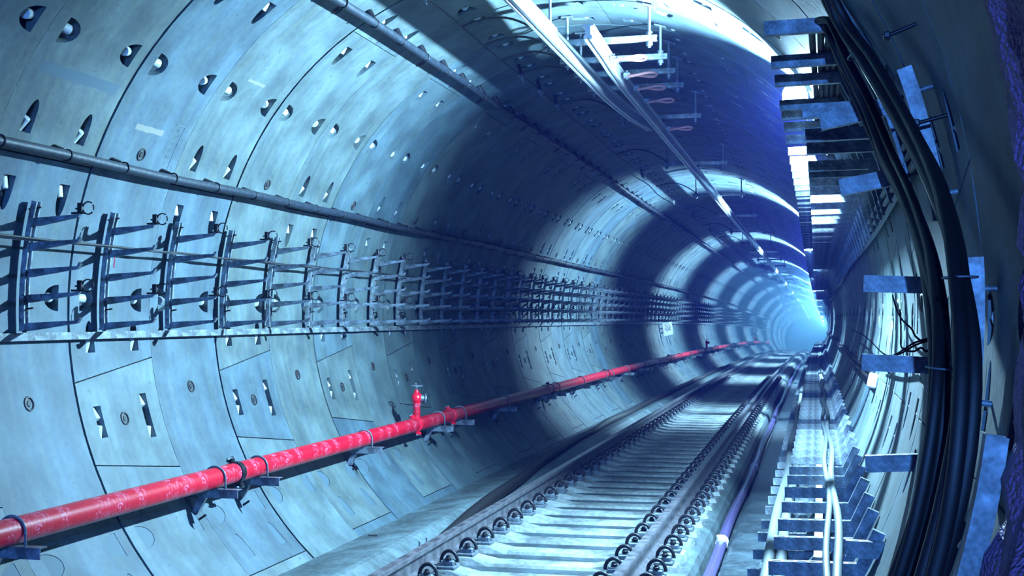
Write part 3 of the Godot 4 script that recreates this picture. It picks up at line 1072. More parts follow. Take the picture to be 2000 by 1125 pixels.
# ------------------------------------------------------------------ cable racks on the wall of the red pipe
func build_racks() -> void:
	var vs := [0.53, 0.385, 0.23, 0.08, -0.085]
	var up := MB.new()
	up.arc_bar(2.487, 2.497, 165.3, 183.0, -0.026, 0.026, 8)
	up.arc_bar(2.462, 2.487, 165.3, 183.0, 0.014, 0.026, 8)
	up.arc_bar(2.462, 2.487, 165.3, 183.0, -0.026, -0.014, 8)
	var up_mesh := up.done()
	var arms := []
	for k in 5:
		var v: float = vs[k]
		var mb := MB.new()
		var root: float = -sqrt(2.47 * 2.47 - v * v)
		mb.prism(PackedVector2Array([Vector2(root, v - 0.045), Vector2(root + 0.03, v - 0.045), Vector2(-2.118, v + 0.0), Vector2(-2.10, v + 0.028), Vector2(-2.112, v + 0.032), Vector2(-2.125, v + 0.016), Vector2(root, v + 0.002)]), -0.013, 0.013)
		arms.append(mb.done())
	var clamps := []
	var rings := []
	for k in [0, 3]:
		var v: float = vs[k]
		var mb := MB.new()
		mb.box(Vector3(-2.108, v + 0.052, 0), Vector3(0.03, 0.062, 0.03), 0.003)
		mb.box(Vector3(-2.125, v + 0.024, 0), Vector3(0.08, 0.012, 0.024), 0.003)
		mb.tube(PackedVector3Array([Vector3(-2.14, v + 0.05, 0), Vector3(-2.10, v + 0.05, 0)]), 0.006, 6)
		clamps.append(mb.done())
		mb = MB.new()
		for e in [[50.0, 165.0], [-165.0, -40.0], [-20.0, 30.0]]:
			var p := PackedVector3Array()
			for i in 9:
				var g := deg_to_rad(lerpf(e[0], e[1], i / 8.0))
				p.append(Vector3(-2.058 + 0.036 * cos(g), v + 0.052 + 0.036 * sin(g), 0))
			mb.tube(p, 0.0045, 6)
		rings.append(mb.done())
	var bm := MB.new()
	for e in [[-2.425, 0.585], [-2.475, -0.005], [-2.485, -0.125]]:
		bm.tube(PackedVector3Array([Vector3(e[0] - 0.03, e[1], -0.005), Vector3(e[0] + 0.055, e[1] + 0.01, -0.005)]), 0.006, 6)
		bm.box(Vector3(e[0] + 0.005, e[1], -0.005), Vector3(0.018, 0.028, 0.028), 0.004)
	var bolts := bm.done()
	var r0: Node3D
	for k in 112:
		var s := 6.28 + 0.828 * k - 0.828
		var at := frame(s)
		if r0 == null:
			r0 = thing("cable_rack", at)
			part("upright", up_mesh, M.zinc, r0)
			for i in 5:
				var a := part("arm", arms[i], M.zinc_dull, r0)
				if i == 0 or i == 3:
					var c := part("clamp", clamps[i / 3], M.black_steel, a)
			for i in 2:
				part("ring_clamp", rings[i], M.black_steel, r0)
			part("anchor_bolt", bolts, M.black_steel, r0)
		else:
			r0 = copy(r0, "cable_rack", at)
		if k < 44:
			tag(r0, "galvanised rack of five arms with ring clamps on the pipe wall, %s along" % nth(k + 1), "cable rack", "racks along the pipe wall")
		else:
			tag(r0, "distant galvanised rack of the pipe wall, tiny in the far blue haze", "cable rack", "racks along the pipe wall")
	# flat channel below the racks
	var root := thing("cable_rail", frame(3.0, -2.5, -0.167))
	tag(root, "long flat galvanised channel running below the racks on the pipe wall", "channel")
	var inv := root.transform.affine_inverse()
	for k in 34:
		var s0 := 3.0 + 2.9 * k
		var mb := MB.new()
		sweep(mb, s0 + 0.003, s0 + 2.897, 1.0, PackedVector2Array([Vector2(-2.528, -0.192), Vector2(-2.474, -0.188), Vector2(-2.474, -0.142), Vector2(-2.528, -0.146)]))
		var o := part("channel_length", mb.done(), M.zinc, root, inv)
	# two thin cables strung over the second row of arms
	for c in 2:
		var p := PackedVector3Array()
		for i in 260:
			var s := 3.6 + i * 0.3
			var f := fposmod(s - 6.28, 0.828) / 0.828
			var sag := sin(PI * f) * (0.010 + 0.012 * sin(s * 0.7 + c * 2.0)) + 0.012 * sin(s * 0.43 + c)
			p.append(P(s, -2.37 + 0.03 * c + 0.012 * sin(s * 1.1 + c * 2.6), 0.402 + 0.006 * c - absf(sag)))
		var mb := MB.new()
		mb.tube(p, 0.0075, 6)
		tag(part("thin_cable", mb.done(), M.grey_cable if c == 0 else M.dark, self), "thin %s cable strung over the second arms of the racks" % ["grey", "dark"][c], "cable")

# ------------------------------------------------------------------ steel conduits with clips
func build_conduits() -> void:
	for e in [[158.1, 0.031, "lower", 3.0, "lower speckled steel conduit clipped above the racks on the curved wall"], [118.4, 0.030, "upper", 6.6, "upper speckled steel conduit clipped high near the crown"]]:
		var p := PackedVector3Array()
		for i in 280:
			var s: float = e[3] + i * 0.4
			p.append(C(s, e[0] + 0.12 * sin(s * 1.1) + 0.1 * sin(s * 2.7), R - 0.105))
		var mb := MB.new()
		mb.tube(p, e[1], 12)
		tag(part("conduit", mb.done(), M.conduit, self), e[4], "conduit")
		# one clip in its own axes: y points off the wall
		var band := MB.new()
		var bp := PackedVector3Array()
		for i in 16:
			bp.append(Vector3(0.033 * cos(TAU * i / 16.0), 0.105 + 0.033 * sin(TAU * i / 16.0), 0))
		band.tube(bp, 0.006, 6, true)
		var wedge := MB.new()
		wedge.lathe(Vector3(0, 0, 0), Basis(Vector3.BACK, 0.22), PackedVector2Array([Vector2(0.032, -0.005), Vector2(0.032, 0.012), Vector2(0.015, 0.078), Vector2(0, 0.078)]), 10)
		var bm := band.done()
		var wm := wedge.done()
		var c0: Node3D
		var k := 0
		var s: float = 5.75 if e[2] == "lower" else 7.35
		while s < (44.0 if e[2] == "lower" else 40.0):
			k += 1
			var a := deg_to_rad(e[0])
			var y := -Vector3(cos(a), sin(a), 0)
			var f := frame(s)
			var at := f * Transform3D(Basis(y.cross(Vector3.BACK), y, Vector3.BACK), -y * R)
			if c0 == null:
				c0 = thing("conduit_clip", at)
				part("band", bm, M.black_steel, c0)
				part("stand_off", wm, M.black_steel, c0)
			else:
				c0 = copy(c0, "conduit_clip", at)
			tag(c0, "dark steel clip and stand-off on the %s conduit, %s one along" % [e[2], nth(k)], "clip", "clips of the %s conduit" % e[2])
			s += 0.615
	# thin wire along the crown with its clips
	var p := PackedVector3Array()
	for i in 240:
		var s := 6.0 + i * 0.42
		p.append(C(s, 108.0, R - 0.12 - 0.015 * sin(s * 1.9)))
	var mb := MB.new()
	mb.tube(p, 0.0065, 6)
	tag(part("crown_wire", mb.done(), M.dark, self), "thin dark wire stretched along the crown beside the conductor rail", "wire")
	var w0: Node3D
	var ss := [8.55, 11.6, 12.46, 13.3, 20.3, 24.8, 29.3, 33.8]
	for k in ss.size():
		var a := deg_to_rad(108.0)
		var y := -Vector3(cos(a), sin(a), 0)
		var at := frame(ss[k]) * Transform3D(Basis(y.cross(Vector3.BACK), y, Vector3.BACK), -y * R)
		if w0 == null:
			w0 = thing("wire_clip", at)
			var q := MB.new()
			q.box(Vector3(0, 0.055, 0), Vector3(0.03, 0.12, 0.05), 0.006)
			part("post", q.done(), M.black_steel, w0)
			q = MB.new()
			q.box(Vector3(0, 0.12, 0), Vector3(0.05, 0.022, 0.12), 0.005)
			part("jaw", q.done(), M.zinc_dull, w0)
			q = MB.new()
			q.lathe(Vector3(0, 0.13, 0.03), Basis(), PackedVector2Array([Vector2(0.014, 0), Vector2(0.014, 0.03), Vector2(0.006, 0.034), Vector2(0.006, 0.06), Vector2(0, 0.06)]), 8)
			part("bolt", q.done(), M.zinc, w0)
		else:
			w0 = copy(w0, "wire_clip", at)
		tag(w0, "small clamp holding the thin crown wire, %s one along from the camera" % nth(k + 1), "clamp", "clamps of the crown wire")

# ------------------------------------------------------------------ overhead conductor rail
func build_overhead() -> void:
	var prof := func(c: float, v: float) -> PackedVector2Array:
		var q := PackedVector2Array()
		for p in [[-0.045, 0.115], [0.045, 0.115], [0.045, 0.103], [0.020, 0.098], [0.020, 0.040], [0.034, 0.026], [0.030, 0.0], [0.012, 0.0], [0.008, 0.014], [-0.008, 0.014], [-0.012, 0.0], [-0.030, 0.0], [-0.034, 0.026], [-0.020, 0.040], [-0.020, 0.098], [-0.045, 0.103]]:
			q.append(Vector2(c + p[0], v + p[1]))
		return q
	var mb := MB.new()
	sweep(mb, 5.5, 13.75, 0.4, prof.call(0.115, 1.985), Vector3.ZERO, func(s: float) -> Vector2: return Vector2(0.11 * smoothstep(11.0, 14.0, s), 0.05 * smoothstep(12.6, 13.75, s)))
	tag(part("conductor_rail", mb.done(), M.alu, self), "bright aluminium conductor rail under the crown that ends in mid tunnel", "conductor rail")
	mb = MB.new()
	sweep(mb, 8.98, 140.0, 0.6, prof.call(0.355, 1.985), Vector3.ZERO, func(s: float) -> Vector2: return Vector2(0.03 * (1.0 - smoothstep(9.0, 11.0, s)), 0.03 * (1.0 - smoothstep(9.0, 10.2, s))))
	tag(part("conductor_rail", mb.done(), M.alu, self), "aluminium conductor rail under the crown running on into the distance", "conductor rail")
	# hangers: a cross bar on two threaded rods, with the insulator that grips the rail
	var ss := [9.6, 10.3, 10.92, 11.61, 13.43, 17.6, 22.1, 26.8, 31.5, 36.2, 40.9, 45.6, 50.3, 55.0, 59.7, 64.4, 69.1, 73.8]
	var bar := MB.new()
	bar.box(Vector3(0.36, 2.142, 0.0), Vector3(0.92, 0.045, 0.006), 0.0)
	bar.box(Vector3(0.36, 2.122, -0.02), Vector3(0.92, 0.006, 0.04), 0.0)
	bar.box(Vector3(0.36, 2.162, -0.02), Vector3(0.92, 0.006, 0.04), 0.0)
	var bar_m := bar.done()
	var rods := []
	for u: float in [-0.04, 0.76]:
		var q := MB.new()
		q.tube(PackedVector3Array([Vector3(u, 2.07, -0.02), Vector3(u, sqrt(R * R - u * u) + 0.01, -0.02)]), 0.012, 8)
		q.lathe(Vector3(u, 2.085, -0.02), Basis(), PackedVector2Array([Vector2(0.026, 0), Vector2(0.026, 0.03), Vector2(0, 0.03)]), 6)
		q.lathe(Vector3(u, 2.168, -0.02), Basis(), PackedVector2Array([Vector2(0.026, 0), Vector2(0.026, 0.025), Vector2(0, 0.025)]), 6)
		q.box(Vector3(u, sqrt(R * R - u * u) - 0.012 + absf(u) * -0.01, -0.02), Vector3(0.10, 0.012, 0.08), 0.003, Basis(Vector3.BACK, -asin(u / R)))
		rods.append(q.done())
	var ins := MB.new()
	ins.lathe(Vector3(0.36, 2.10, -0.02), Basis(), PackedVector2Array([Vector2(0.06, 0.0), Vector2(0.062, 0.012), Vector2(0.03, 0.018), Vector2(0.028, 0.03), Vector2(0.0, 0.03)]), 12)
	var ins_m := ins.done()
	var loop := MB.new()
	var lp := PackedVector3Array()
	for i in 20:
		lp.append(Vector3(0.56 + 0.13 * cos(TAU * i / 20), 2.055 + 0.012 * sin(TAU * i * 2 / 20.0), -0.32 + 0.045 * sin(TAU * i / 20)))
	loop.tube(lp, 0.013, 8, true)
	var lug := MB.new()
	lug.box(Vector3(0.43, 2.055, -0.32), Vector3(0.06, 0.05, 0.05), 0.006)
	lug.tube(PackedVector3Array([Vector3(0.43, 2.02, -0.32), Vector3(0.43, 2.10, -0.32)]), 0.008, 6)
	var loop_m := loop.done()
	var lug_m := lug.done()
	var h0: Node3D
	var l0: Node3D
	for k in ss.size():
		if h0 == null:
			h0 = thing("rail_hanger", frame(ss[k]))
			part("cross_bar", bar_m, M.zinc, h0)
			part("threaded_rod", rods[0], M.zinc_dull, h0)
			part("threaded_rod", rods[1], M.zinc_dull, h0)
			part("insulator", ins_m, M.dark, h0)
		else:
			h0 = copy(h0, "rail_hanger", frame(ss[k]))
		tag(h0, "steel cross bar on two threaded rods carrying the conductor rail, %s along" % nth(k + 1), "hanger", "hangers of the conductor rail")
		if k < 5:
			if l0 == null:
				l0 = thing("jumper_loop", frame(ss[k]))
				part("loop", loop_m, M.copper, l0)
				part("lug", lug_m, M.zinc, l0)
			else:
				l0 = copy(l0, "jumper_loop", frame(ss[k]))
			tag(l0, "flat pinkish copper jumper loop behind the %s conductor rail hanger" % nth(k + 1), "cable loop", "jumper loops at the overlap")
		# jumper cable from the crown wire to the hanger
		var p := PackedVector3Array()
		for i in 13:
			var f := i / 12.0
			p.append(P(ss[k] - 0.1, lerpf(-0.74, -0.02, f), lerpf(2.30, 2.16, f) + 0.12 * sin(PI * f)))
		mb = MB.new()
		mb.tube(p, 0.010, 6)
		tag(part("jumper_cable", mb.done(), M.dark, self), "dark arched jumper cable from crown wire to the %s hanger" % nth(k + 1), "cable", "jumper cables")

# ------------------------------------------------------------------ cable brackets on the other wall
func channel_arm(mb: MB, u0: float, v0: float, u1: float, v1: float, h: float, slots := false) -> void:
	# a channel with its web towards the camera, from tip (u0, v0) to wall (u1, v1)
	var d := Vector2(u1 - u0, v1 - v0)
	var l := d.length()
	var b := Basis(Vector3.BACK, d.angle())
	var m := Vector3((u0 + u1) / 2.0, (v0 + v1) / 2.0, 0)
	mb.box(m, Vector3(l, h, 0.004), 0.0, b)
	if slots:
		var k := int(l / 0.05)
		for i in k:   # the slotted top flange
			var x := -l / 2.0 + (i + 0.5) * l / k
			mb.box(m + b * Vector3(x - l / k * 0.36, h / 2.0, -0.02), Vector3(l / k * 0.28, 0.004, 0.036), 0.0, b)
		mb.box(m + b * Vector3(0, h / 2.0, -0.004), Vector3(l, 0.004, 0.008), 0.0, b)
		mb.box(m + b * Vector3(0, h / 2.0, -0.034), Vector3(l, 0.004, 0.010), 0.0, b)
	else:
		mb.box(m + b * Vector3(0, h / 2.0, -0.02), Vector3(l, 0.004, 0.04), 0.0, b)
	mb.box(m + b * Vector3(0, -h / 2.0, -0.02), Vector3(l, 0.004, 0.04), 0.0, b)

func build_brackets() -> void:
	var wall := func(v: float) -> float: return sqrt(2.49 * 2.49 - v * v)
	var ups := []
	for e in [[12.5, 33.5], [-45.0, -23.5]]:
		var mb := MB.new()
		mb.arc_bar(2.470, 2.525, e[0], e[1], -0.045, -0.004, 6)
		ups.append(mb.done())
	var levels := {"upper": [[1.822, 1.215], [1.985, 0.84]], "lower": [[1.82, -1.17], [1.62, -1.565]]}
	var arms := {}
	for k in levels:
		arms[k] = []
		for e in levels[k]:
			var mb := MB.new()
			channel_arm(mb, e[0], e[1], wall.call(e[1]), e[1] + 0.004, 0.058, true)
			arms[k].append(mb.done())
	for kind in ["upper", "lower"]:
		var b0: Node3D
		for k in 150:
			var s := 5.54 + 0.6 * k + (rng.randf_range(-0.05, 0.05) if k > 0 else 0.0)
			if kind == "upper":
				s = [5.52, 6.26, 6.76, 7.55, 7.92, 8.42, 9.02, 9.67, 10.23, 10.75, 11.28, 11.87][k] if k < 12 else 11.87 + 0.58 * (k - 11) + rng.randf_range(-0.05, 0.05)
			var at := frame(s)
			if b0 == null:
				b0 = thing("cable_bracket", at)
				part("upright", ups[0 if kind == "upper" else 1], M.zinc_dull, b0)
				for m in arms[kind]:
					part("arm", m, M.zinc, b0)
			else:
				b0 = copy(b0, "cable_bracket", at)
			if k < 50:
				tag(b0, "galvanised %s bracket with two slotted arms on the cable wall, %s in its row" % [kind, nth(k + 1)], "cable bracket", "%s row of cable brackets" % kind)
			else:
				tag(b0, "far %s bracket of the cable wall, tiny and hazy" % kind, "cable bracket", "%s row of cable brackets" % kind)
	# the nearest bracket column between the two rows: single arms, some knocked askew
	var near := [[2.06, 0.785, 2.40, 0.85, "tilted galvanised arm pointing up to the cable bundle below the top row"], [2.14, 0.495, 2.42, 0.545, "second tilted galvanised arm, with grey cables just behind it"], [2.235, 0.078, 2.535, 0.066, "long level galvanised arm before the brightest part of the cable wall"], [2.225, -0.262, 2.52, -0.275, "galvanised arm with thin loose wires hanging just above it"], [2.235, -0.70, 2.50, -0.685, "mottled galvanised slotted arm low before the cable wall"], [2.15, -1.065, 2.36, -1.07, "lowest short galvanised arm standing clear beside the lower row"]]
	for e in near:
		var o := thing("bracket_arm", frame(5.5, e[0], e[1]))
		var mb := MB.new()
		channel_arm(mb, 0, 0, e[2] - e[0], e[3] - e[1], 0.068, true)
		part("channel", mb.done(), M.zinc, o)
		mb = MB.new()
		var r := sqrt(e[2] * e[2] + e[3] * e[3])
		var dir := Vector2(e[2], e[3]).normalized()
		mb.box(Vector3(e[2] - e[0], e[3] - e[1], -0.02), Vector3(0.012, 0.11, 0.05), 0.002, Basis(Vector3.BACK, dir.angle()))
		if r < R - 0.02:
			mb.tube(PackedVector3Array([Vector3(e[2] - e[0], e[3] - e[1], -0.02), Vector3(dir.x * (R + 0.02) - e[0], dir.y * (R + 0.02) - e[1], -0.02)]), 0.014, 8)
		part("wall_fixing", mb.done(), M.zinc_dull, o)
		tag(o, e[4], "bracket arm", "nearest bracket arms")
	# bent uprights close to the camera
	for e in [[4.35, 6.0, 18.3, 2.44, "dark bent steel upright high up behind the cable bundles"], [3.6, -9.0, 2.2, 2.45, "bent steel upright ending at half height beside the cables"], [2.985, -27.0, -7.9, 2.45, "pale blue bent steel upright low at the picture edge beside the cables"]]:
		var mb := MB.new()
		mb.arc_bar(e[3], e[3] + 0.006, e[1], e[2], -0.03, 0.03, 12)
		mb.arc_bar(e[3] + 0.006, e[3] + 0.05, e[1], e[2], 0.024, 0.03, 12)
		mb.arc_bar(e[3] + 0.006, e[3] + 0.05, e[1], e[2], -0.03, -0.024, 12)
		for g in [e[1] + 2.0, e[2] - 2.0]:
			var a := deg_to_rad(g)
			mb.tube(PackedVector3Array([Vector3(cos(a), sin(a), 0) * e[3], Vector3(cos(a), sin(a), 0) * (R + 0.02)]), 0.010, 6)
		tag(part("bent_upright", mb.done(), M.zinc, self, frame(e[0])), e[4], "upright")
	# flat white earth strip and two pale pipes among the lower arms
	var mb := MB.new()
	sweep(mb, 5.0, 95.0, 1.0, rect(2.008, 2.050, -1.238, -1.230))
	tag(part("earth_strip", mb.done(), M.white, self), "flat white strip lying along below the upper arms of the lower brackets", "strip")
	for e in [[1.735, "outer"], [1.805, "inner"]]:
		var p := PackedVector3Array()
		for i in 60:
			var s := 5.6 + i * 0.4
			p.append(P(s, e[0] + 0.01 * sin(s * 1.2), -1.498))
		mb = MB.new()
		mb.tube(p, 0.034, 12)
		tag(part("pale_pipe", mb.done(), M.pale, self), "pale pipe resting on the lowest bracket arms, the %s of two" % e[1], "pipe")
	# black and grey cables
	for e in [[2.118, 0.020, "thicker"], [2.078, 0.016, "thinner"]]:
		var p := PackedVector3Array()
		for i in 300:
			var s := 4.2 + i * 0.3
			p.append(P(s, e[0] + 0.012 * sin(s * 1.7 + e[0] * 40.0), -1.138 + e[1] + 0.002 + 0.003 * sin(s * 5.0)))
		mb = MB.new()
		mb.tube(p, e[1], 8)
		tag(part("grey_cable", mb.done(), M.grey_cable, self), "%s grey cable lying along the upper arms of the lower brackets" % e[2], "cable")
	for k in 3:
		var p := PackedVector3Array()
		for i in 200:
			var s := 5.2 + i * 0.45
			p.append(C(s, 13.0 + 1.25 * k + 0.3 * sin(s * 0.5 + k * 0.4) - 0.02 * s, R - 0.035))
		mb = MB.new()
		mb.tube(p, 0.017, 8)
		tag(part("grey_cable", mb.done(), M.grey_cable, self), "%s of three grey cables clipped along the cable wall" % ["lowest", "middle", "topmost"][k], "cable")
	for k in 2:
		var p := PackedVector3Array()
		for i in 190:
			var s := 9.9 + i * 0.45
			p.append(C(s, -12.3 - 1.0 * k + 0.25 * sin(s * 0.7 + k), R - 0.035))
		mb = MB.new()
		mb.tube(p, 0.014, 8)
		tag(part("wall_cable", mb.done(), M.cable, self), "%s of two dark cables low on the cable wall, from a white box" % ["upper", "lower"][k], "cable")
	mb = MB.new()
	mb.box(Vector3.ZERO, Vector3(0.07, 0.11, 0.14), 0.012, Basis(Vector3.BACK, deg_to_rad(-12.8)))
	tag(part("junction_box", mb.done(), M.white, self, Transform3D(frame(9.85).basis, C(9.85, -12.8, R - 0.036))), "small white junction box low on the cable wall", "junction box")
	# black power cables: along the upper row, then dropping round the wall close to the camera
	var drop_l := [[5.36, 29.2, 2.41], [5.27, 25.0, 2.38], [5.22, 19.5, 2.38], [5.0, 13.5, 2.38], [4.45, 8.0, 2.38], [3.95, 3.0, 2.38], [3.62, -1.0, 2.38], [3.40, -5.0, 2.38], [3.34, -10.0, 2.38], [3.36, -16.0, 2.38], [3.4, -24.0, 2.38], [3.4, -34.0, 2.38], [3.42, -44.0, 2.40], [3.42, -52.0, 2.44]]
	var drop_r := [[3.5, 46.0, 2.49], [4.1, 37.0, 2.43], [4.75, 30.5, 2.40], [4.85, 26.0, 2.39], [4.60, 21.0, 2.39], [4.18, 14.5, 2.39], [3.62, 8.0, 2.39], [3.26, 3.5, 2.39], [3.06, 0.0, 2.39], [2.90, -4.0, 2.39], [2.84, -9.0, 2.39], [2.85, -14.0, 2.39], [2.88, -22.0, 2.39], [2.9, -34.0, 2.39], [2.92, -44.0, 2.40], [2.92, -52.0, 2.44]]
	for k in 8:
		var left := k < 5
		var way: Array = drop_l if left else drop_r
		var j := k if left else k - 5
		var off := -0.062 + 0.031 * j if left else -0.036 + 0.036 * j
		var curve := Curve3D.new()
		curve.bake_interval = 0.06
		var pts := PackedVector3Array()
		if left:
			for i in 46:
				var s := 98.0 - i * 2.05
				pts.append(P(s, 2.03 + 0.034 * k + 0.006 * sin(s + k), 1.262))
		for i in way.size():
			var q: Array = way[i]
			var f := 1.0
			var g: float = q[1]
			var r: float = q[2] + 0.016 * sin(k * 2.4 + i * 0.6) * f
			var a := Vector2(r * cos(deg_to_rad(g)), r * sin(deg_to_rad(g)))
			pts.append(P(q[0] + off * f + 0.008 * sin(i * 1.9 + k), a.x, a.y))
		for i in pts.size():
			var before := pts[maxi(i - 1, 0)]
			var after := pts[mini(i + 1, pts.size() - 1)]
			var l := minf(before.distance_to(pts[i]), after.distance_to(pts[i])) if i > 0 and i < pts.size() - 1 else 0.0
			var d := (after - before).normalized() * l / 3.0
			curve.add_point(pts[i], -d, d)
		var baked := PackedVector3Array()
		var long := curve.get_baked_length()
		var x := 0.0
		while x < long:
			baked.append(curve.sample_baked(x))
			x += 0.07 if x > long - 9.0 else 0.6
		baked.append(curve.sample_baked(long))
		mb = MB.new()
		mb.tube(baked, 0.0165 if left else 0.0185, 10)
		tag(part("power_cable", mb.done(), M.cable, self), ("thick black power cable, %s of the five in the bundle nearer the lamp side" % ["deepest", "second", "middle", "fourth", "frontmost"][j]) if left else ("thick black power cable, %s of the three in the bundle at the picture edge" % ["deepest", "middle", "frontmost"][j]), "cable")
	# ties round the bundles
	for e in [[3.40, -4.9, 2.38, 0.085, "cable tie round the five cable bundle at half height"], [3.10, 0.6, 2.39, 0.068, "cable tie round the three cable bundle at half height"], [4.75, 22.6, 2.385, 0.07, "cable tie round the three cable bundle, high up"]]:
		mb = MB.new()
		var p := PackedVector3Array()
		var f := frame(e[0])
		var a := deg_to_rad(e[1])
		for i in 20:
			var g := TAU * i / 20
			p.append(Vector3(cos(a) * (e[2] + 0.04 * sin(g)), sin(a) * (e[2] + 0.04 * sin(g)), e[3] * cos(g)))
		mb.tube(p, 0.003, 5, true)
		tag(part("cable_tie", mb.done(), M.grey_cable, self, f), e[4], "cable tie")
	# thin hanging wires on the lit wall
	var wires := [
		[[[7.76, 1.5], [7.4, -0.5], [6.9, -1.8], [6.5, -2.4], [6.1, -2.9], [5.9, -3.5], [5.5, -3.9], [5.1, -3.6]], "crooked thin wire hanging from the long level arm"],
		[[[16.5, -5.2], [13.5, -5.4], [12.0, -5.7], [10.5, -6.3], [9.2, -7.0], [8.3, -7.2], [7.4, -6.6], [6.6, -5.4], [5.9, -4.3], [5.2, -3.6]], "long thin wire sagging across the lit cable wall"],
		[[[9.0, -8.0], [7.8, -7.2], [6.8, -6.0], [5.9, -4.6], [5.3, -3.9], [4.8, -3.5]], "dark wire rising from the junction box towards the bundle"],
		[[[7.1, -0.6], [6.95, -3.0], [6.9, -4.9], [6.5, -5.4], [5.9, -5.2], [5.5, -4.6], [5.2, -4.8], [5.0, -4.3]], "thin wire in an open loop beside the cable bundle"]]
	for e in wires:
		var curve := Curve3D.new()
		for q in e[0]:
			curve.add_point(C(q[0], q[1], R - 0.06))
		for i in range(1, curve.point_count - 1):
			var d := (curve.get_point_position(i + 1) - curve.get_point_position(i - 1)) / 6.0
			curve.set_point_in(i, -d); curve.set_point_out(i, d)
		mb = MB.new()
		var p := PackedVector3Array()
		var long := curve.get_baked_length()
		for i in 41:
			p.append(curve.sample_baked(long * i / 40.0, true))
		mb.tube(p, 0.005, 5)
		tag(part("loose_wire", mb.done(), M.wire, self), e[1], "wire")
	var tp := PackedVector3Array()
	for e in [[5.9, 40.0], [5.75, 35.5], [5.62, 31.0], [5.45, 27.0], [5.38, 24.0], [5.28, 21.0], [5.18, 17.5], [5.1, 13.0], [5.05, 8.0]]:
		tp.append(C(e[0], e[1], R - 0.025))
	mb = MB.new()
	mb.tube(tp, 0.011, 8)
	tag(part("thin_conduit", mb.done(), M.zinc, self), "thin pale conduit bent down the dark wall behind the cable bundles", "conduit")
	# small rods left in the dark part of the wall
	for e in [[4.2, 20.6, "topmost"], [4.75, 17.6, "second highest"], [4.2, 13.4, "lowest"]]:
		mb = MB.new()
		var a := deg_to_rad(e[1])
		var y := -Vector3(cos(a), sin(a), 0)
		mb.tube(PackedVector3Array([y * -(R + 0.01), y * -(R - 0.10)]), 0.007, 6)
		mb.box(y * -(R - 0.10), Vector3(0.022, 0.022, 0.05), 0.004)
		tag(part("anchor_rod", mb.done(), M.black_steel, self, frame(e[0])), "short dark anchor rod on the unlit cable wall, the %s" % e[2], "rod")

# ------------------------------------------------------------------ lamps, sign
func lamp_spots() -> Array:
	return [[-4.2, 20.0, 2.18], [9.2, 39.4, 2.44], [23.4, 35.8, 2.43], [38.6, 38.2, 2.43], [53.0, 38.5, 2.43], [67.0, 38.5, 2.43], [81.0, 38.5, 2.43], [95.0, 38.5, 2.43], [109.0, 38.5, 2.43], [121.0, 38.5, 2.43], [132.0, 38.5, 2.43], [142.0, 38.5, 2.43]]

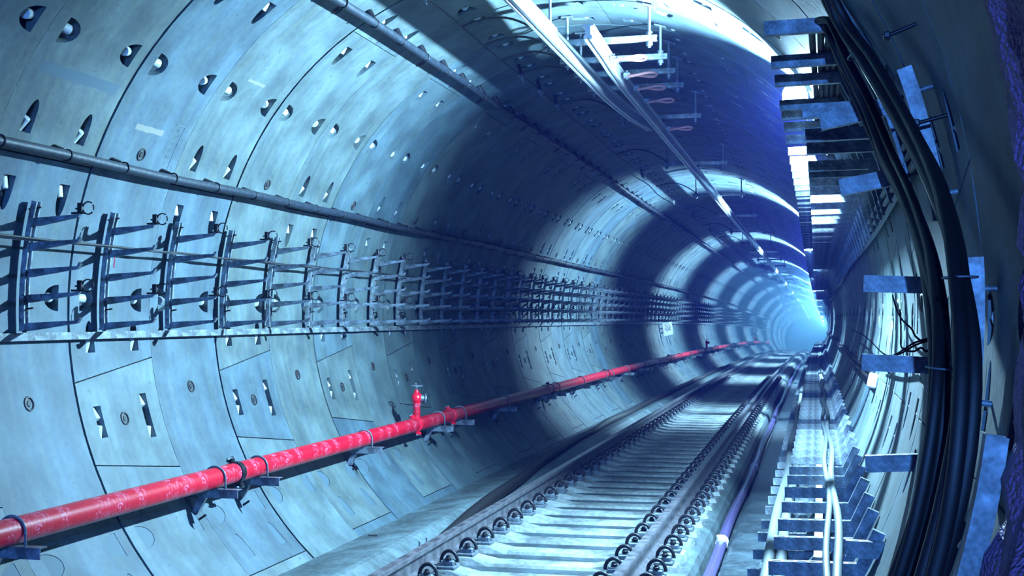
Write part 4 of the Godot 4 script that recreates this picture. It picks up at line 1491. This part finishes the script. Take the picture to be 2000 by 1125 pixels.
func build_lamps() -> void:
	var globe := SphereMesh.new()
	globe.radius = 0.042
	globe.height = 0.11
	globe.radial_segments = 16
	globe.rings = 10
	var k := -1
	for e in lamp_spots():
		k += 1
		var a := deg_to_rad(e[1])
		var y := Vector3(cos(a), sin(a), 0)
		var f := frame(e[0])
		var o := thing("tunnel_lamp", Transform3D(f.basis, f * (y * R)))
		var mb := MB.new()
		var yb := Basis(y.cross(Vector3.BACK), y, Vector3.BACK)
		var down: float = R - e[2]
		mb.lathe(-y * (down - 0.035), yb, PackedVector2Array([Vector2(0.0, 0.0), Vector2(0.042, 0.0), Vector2(0.042, 0.03), Vector2(0.055, 0.035), Vector2(0.055, down - 0.03), Vector2(0.0, down - 0.03)]), 16)
		part("lamp_base", mb.done(), M.zinc_dull, o)
		part("lamp_tube", globe, M.bulb, o, Transform3D(yb, -y * down))
		for z: float in ([-1.0, 1.0] if k > 0 else []):   # added glowing baffles beside the bulb, notched to shape where its light falls
			mb = MB.new()
			var apex := Vector2(-0.002, 0.007) if k == 1 else Vector2.ZERO
			var fan := PackedVector2Array([apex])
			for i in 25:
				var g := deg_to_rad(lerpf(-50.0 if k == 1 else -99.0, 260.0, i / 24.0))
				fan.append(apex + Vector2(0.09 * cos(g), 0.09 * sin(g)))
			mb.prism(fan, 0.068 * z - 0.002, 0.068 * z + 0.002, Transform3D(Basis(), -y * down))
			part("added_baffle", mb.done(), M.bulb, o)
		tag(o, "glaring round tunnel lamp high on the cable wall, %s lamp along the tunnel" % nth(k) if k > 0 else "unseen blue lamp added behind the camera to light the bracket arms", "lamp", "tunnel lamps" if k > 0 else "")
		var l := OmniLight3D.new()
		l.name = "lamp_light"
		l.light_color = LAMP if k > 0 else Color(0.33, 0.60, 1.0)  # the unseen lamp behind the camera is an added blue fill
		l.light_energy = GLOW * (0.62 if k == 0 else 1.0 if k == 1 else 0.8)
		l.light_size = 0.025
		l.omni_range = 60.0
		l.omni_attenuation = 2.0
		l.shadow_enabled = true
		o.add_child(l)
		l.position = -y * down

func build_sign() -> void:
	var o := thing("gradient_sign", Transform3D(frame(36.6).basis * Basis(Vector3.UP, deg_to_rad(48)) * Basis(Vector3.BACK, deg_to_rad(10)), C(36.6, 188.6, 2.30)))
	tag(o, "white gradient sign with a slanting arrow on the pipe wall", "sign")
	var mb := MB.new()
	mb.box(Vector3.ZERO, Vector3(0.38, 0.38, 0.012), 0.004)
	part("board", mb.done(), M.white, o)
	mb = MB.new()
	mb.box(Vector3(-0.11, 0.05, -0.03), Vector3(0.30, 0.03, 0.02), 0.003)
	mb.box(Vector3(-0.11, -0.08, -0.03), Vector3(0.30, 0.03, 0.02), 0.003)
	part("wall_bar", mb.done(), M.zinc_dull, o)
	mb = MB.new()
	var t := Transform3D(Basis(Vector3.BACK, deg_to_rad(-47)), Vector3(0.0, 0.05, 0))
	mb.prism(PackedVector2Array([Vector2(-0.155, -0.007), Vector2(0.08, -0.007), Vector2(0.08, -0.024), Vector2(0.16, 0.0), Vector2(0.08, 0.024), Vector2(0.08, 0.007), Vector2(-0.155, 0.007)]), 0.006, 0.009, t)
	part("arrow", mb.done(), M.dark, o)
	for e in [["22\u2030", Vector3(0.045, 0.105, 0.0065)], ["260", Vector3(-0.055, 0.0, 0.0065)]]:
		var tm := TextMesh.new()
		var fnt := SystemFont.new()
		fnt.font_names = PackedStringArray(["Droid Sans"])
		tm.font = fnt
		tm.text = e[0]
		tm.font_size = 64
		tm.pixel_size = 0.00155
		tm.depth = 0.003
		part("lettering", tm, M.dark, o, Transform3D(Basis(Vector3.BACK, deg_to_rad(-47)), e[1]))
	var o2 := thing("marker_plate", Transform3D(frame(86.0).basis * Basis(Vector3.UP, 0.2), C(86.0, 187.0, 2.34)))
	mb = MB.new()
	mb.box(Vector3.ZERO, Vector3(0.34, 0.34, 0.012), 0.004)
	part("board", mb.done(), M.white, o2)
	tag(o2, "small white plate far off on the pipe wall in the haze", "sign")
